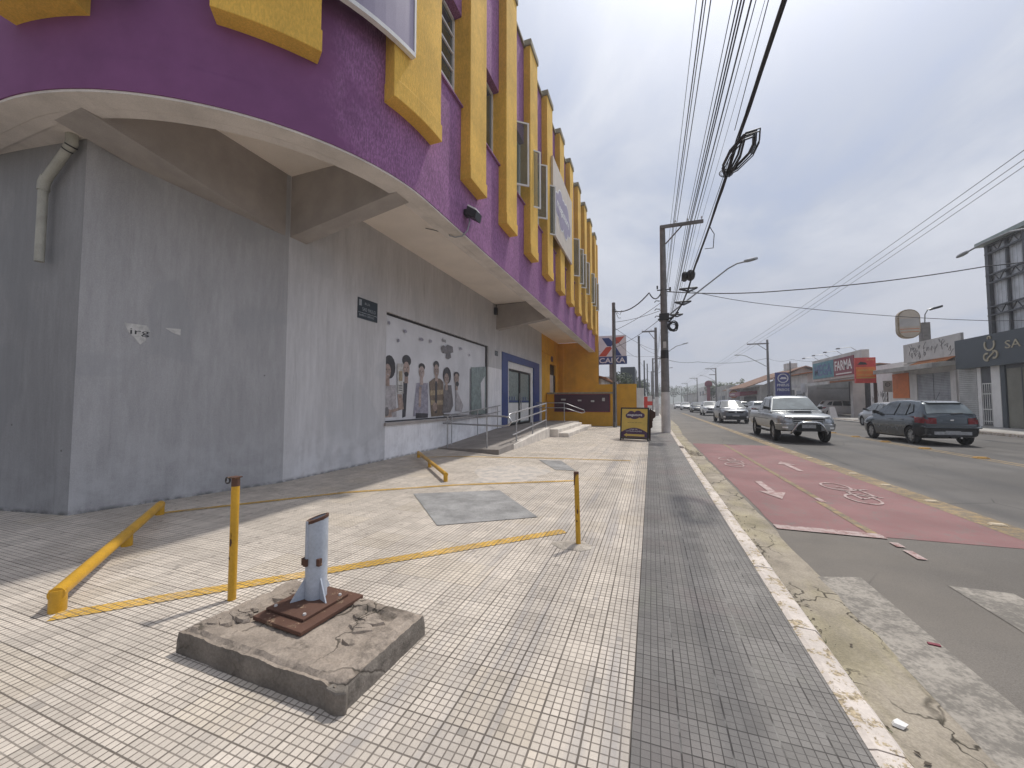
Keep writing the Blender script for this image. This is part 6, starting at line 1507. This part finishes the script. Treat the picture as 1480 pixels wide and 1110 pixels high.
tl = [(-3.4,47,5.4,1.6,1.7,'leaf1','dark leafy tree over the left garden wall'),(-2.6,58,5.2,1.5,1.6,'leaf3','green tree behind the second service pole'),(-2.4,70,6.0,1.7,2.0,'leaf1','dark tree between the left service poles'),(-2.2,84,6.4,1.9,2.2,'leaf1','tall dark tree far along the left walls'),(-1.9,100,6.5,2.0,2.2,'leaf3','green tree at the left end of the pavement'),
      (19,146,7.5,2.6,2.6,'leaf2','olive tree above the low tiled house'),(17.5,122,6.8,2.2,2.2,'leaf1','dark tree beyond the pale grey house'),(23,122,7.8,3.0,2.8,'leaf2','broad olive tree behind the pale grey house'),(12.0,240,11,4.5,4,'leaf1','dark tree mass right of the street end'),(6.5,250,15,4.0,6.5,'leaf1','tall dark conical tree at the end of the street'),(20,235,10,5,4,'leaf1','dark rounded tree beyond the distant shed'),(2.5,260,8,5,3.5,'leaf3','low green tree at the end of the street'),(26,180,9,4,3.5,'leaf2','olive tree behind the pale block')]
for i, (x, y, h, rx, rz, lf, lab) in enumerate(tl):
    tree('street_tree', x, y, h, rx, rz, lab, lf, 700 if y < 110 else 420, .2 if y < 110 else .5, 40+i)
# a palm above the roofs on the right
t = thing('palm_tree', 'palm with drooping fronds above the distant right roofs', 'tree', (16.6,126,0))
b = MB().m(mt['bark']); b.tube([(16.6,126,-.1),(16.7,126,4),(16.6,126,7.6)], [.22,.17,.14], 8); b.build('trunk', t)
b = MB().m(mt['leaf1']); random.seed(77)
for i in range(16):
    a = 2*PI*i/16+random.uniform(-.2,.2); up_ = random.uniform(.1,.9); L = random.uniform(1.5,2.1)
    for j in range(7):
        s0, s1 = j/7, (j+1)/7
        Z = lambda s: 7.6 + up_*s*L*.8 - 1.3*s*s*L*.8
        c, d = math.cos(a), math.sin(a); w_ = .28*math.sin(PI*min(.95,s0+.12))
        b.poly([(16.6+c*s0*L-d*w_,126+d*s0*L+c*w_,Z(s0)-.1),(16.6+c*s1*L-d*w_*.8,126+d*s1*L+c*w_*.8,Z(s1)-.1),(16.6+c*s1*L,126+d*s1*L,Z(s1)),(16.6+c*s0*L,126+d*s0*L,Z(s0))])
        b.poly([(16.6+c*s0*L,126+d*s0*L,Z(s0)),(16.6+c*s1*L,126+d*s1*L,Z(s1)),(16.6+c*s1*L+d*w_*.8,126+d*s1*L-c*w_*.8,Z(s1)-.1),(16.6+c*s0*L+d*w_,126+d*s0*L-c*w_,Z(s0)-.1)])
b.build('fronds', t)
b = MB().m(mt['hill'])
def hill(u, v):
    x = lerp(-260, 420, u); y = lerp(520, 900, v)
    z = 26*math.exp(-((x-95)/70)**2) + 9*math.exp(-((x+20)/60)**2) + 6 + 5*mnoise.noise(Vector((x*.02,y*.02,0))) + 2*mnoise.noise(Vector((x*.08,y*.08,4)))
    return (x, y, -1 + max(0, z)*math.sin(PI*min(1, v*1.3+.0)))
b.grid(hill, 90, 16); struct(b.build('hill', smooth=True))
# ------------------------------------------------------------------ light, sky, camera
sc = bpy.context.scene
SUN = Vector((.2,.45,1)).normalized()
el = math.asin(SUN.z); az = math.atan2(SUN.x, SUN.y)
w = bpy.data.worlds.new('World'); sc.world = w; w.use_nodes = True
nt = w.node_tree; nt.nodes.clear()
out = nt.nodes.new('ShaderNodeOutputWorld'); bg = nt.nodes.new('ShaderNodeBackground'); nt.links.new(bg.outputs[0], out.inputs[0])
sky = nt.nodes.new('ShaderNodeTexSky'); sky.sky_type = 'NISHITA'; sky.sun_disc = False
sky.sun_elevation = el; sky.sun_rotation = az; sky.dust_density = 3.0; sky.air_density = 1.0; sky.ozone_density = 1.5
bg.inputs['Strength'].default_value = .1
W = G.__new__(G); W.t = nt
tc = nt.nodes.new('ShaderNodeTexCoord').outputs['Generated']; W.co = tc
x, y, z = W.sep(tc)
zz_ = W.math('MAXIMUM', W.math('ADD', z, .12), .05)
pv = W.comb(W.math('DIVIDE', x, zz_), W.math('DIVIDE', y, zz_), 0)     # cloud deck seen in perspective
n1 = W.noise(1.15, 9, .56, v=W.map(loc=(.9,.35,0), rot=(0,0,.6), scale=(1,.62,1), v=pv), dist=.5)
n2 = W.noise(.42, 4, .5, v=W.map(loc=(4.3,1.0,0), v=pv))
n3 = W.noise(3.2, 7, .6, v=W.map(loc=(1,8,0), scale=(1,.7,1), v=pv))
cov = W.math('ADD', W.math('ADD', W.math('MULTIPLY', n1, .6), W.math('MULTIPLY', n2, .45)), W.math('MULTIPLY', n3, .2))
mask = W.ramp(cov, .44, .68, .28, 1.0)
hz = W.ramp(z, .36, .0)
cl = W.mix(W.ramp(n1, .38, .68), (5.2,5.65,6.7), (7.1,7.4,8.2))
cl = W.mix(hz, cl, (4.7,4.95,5.75))
mask = W.math('MAXIMUM', mask, W.math('MULTIPLY', hz, .93))
col = W.mix(mask, W.mix(.55, sky.outputs[0], (2.9,4.0,6.6)), cl)
sd = nt.nodes.new('ShaderNodeVectorMath'); sd.operation = 'DOT_PRODUCT'; W.put(sd.inputs[0], tc); sd.inputs[1].default_value = SUN
dp = W.math('MAXIMUM', sd.outputs['Value'], 0.)
glow = W.math('ADD', W.math('MULTIPLY', W.math('POWER', dp, 16), 15.), W.math('MULTIPLY', W.math('POWER', dp, 4), .3))   # aureole of thin cloud round the sun
back = W.math('MULTIPLY', W.ramp(y, .1, -.9, 1., .72), W.ramp(x, .56, .95, 1., 2.3))    # sky dimmed behind; unseen brightness added over the far side to fill the front
add = nt.nodes.new('ShaderNodeVectorMath'); add.operation = 'ADD'; W.put(add.inputs[0], W.mul(col, back)); W.put(add.inputs[1], W.comb(glow, W.math('MULTIPLY', glow, .98), W.math('MULTIPLY', glow, .95)))
nt.links.new(add.outputs[0], bg.inputs[0])
ld = bpy.data.lights.new('sun', 'SUN'); ld.energy = 2.95; ld.angle = rad(1.9); ld.color = (1,.955,.88)
lo = bpy.data.objects.new('sun', ld); C.objects.link(lo); lo.rotation_euler = SUN.to_track_quat('Z','Y').to_euler(); lo.location = (10,20,40)
cd = bpy.data.cameras.new('camera'); co_ = bpy.data.objects.new('camera', cd); C.objects.link(co_)
co_.location = (0,0,1.45); co_.rotation_euler = (PI/2+math.atan(26/555), 0, rad(19.885)); cd.lens = 36*555/1480; cd.sensor_width = 36; cd.clip_start = .05; cd.clip_end = 5000
sc.camera = co_
sc.view_settings.view_transform = 'Standard'; sc.view_settings.look = 'None'; sc.view_settings.exposure = 0; sc.view_settings.gamma = 1
sc.render.film_transparent = False
try: sc.cycles.use_denoising = True; sc.cycles.max_bounces = 12; sc.cycles.diffuse_bounces = 7
except Exception: pass

hz_ = bpy.data.materials.new('thin_haze'); hz_.use_nodes = True; n_ = hz_.node_tree.nodes; n_.clear()
o_ = n_.new('ShaderNodeOutputMaterial'); v_ = n_.new('ShaderNodeVolumePrincipled'); v_.inputs['Color'].default_value = (.93,.95,1,1); v_.inputs['Density'].default_value = .0014; v_.inputs['Anisotropy'].default_value = .25
hz_.node_tree.links.new(v_.outputs[0], o_.inputs['Volume'])
b = MB().m(hz_); b.box(-1490,-290,-1.4,1490,2400,48); o = b.build('haze'); o['kind'] = 'stuff'
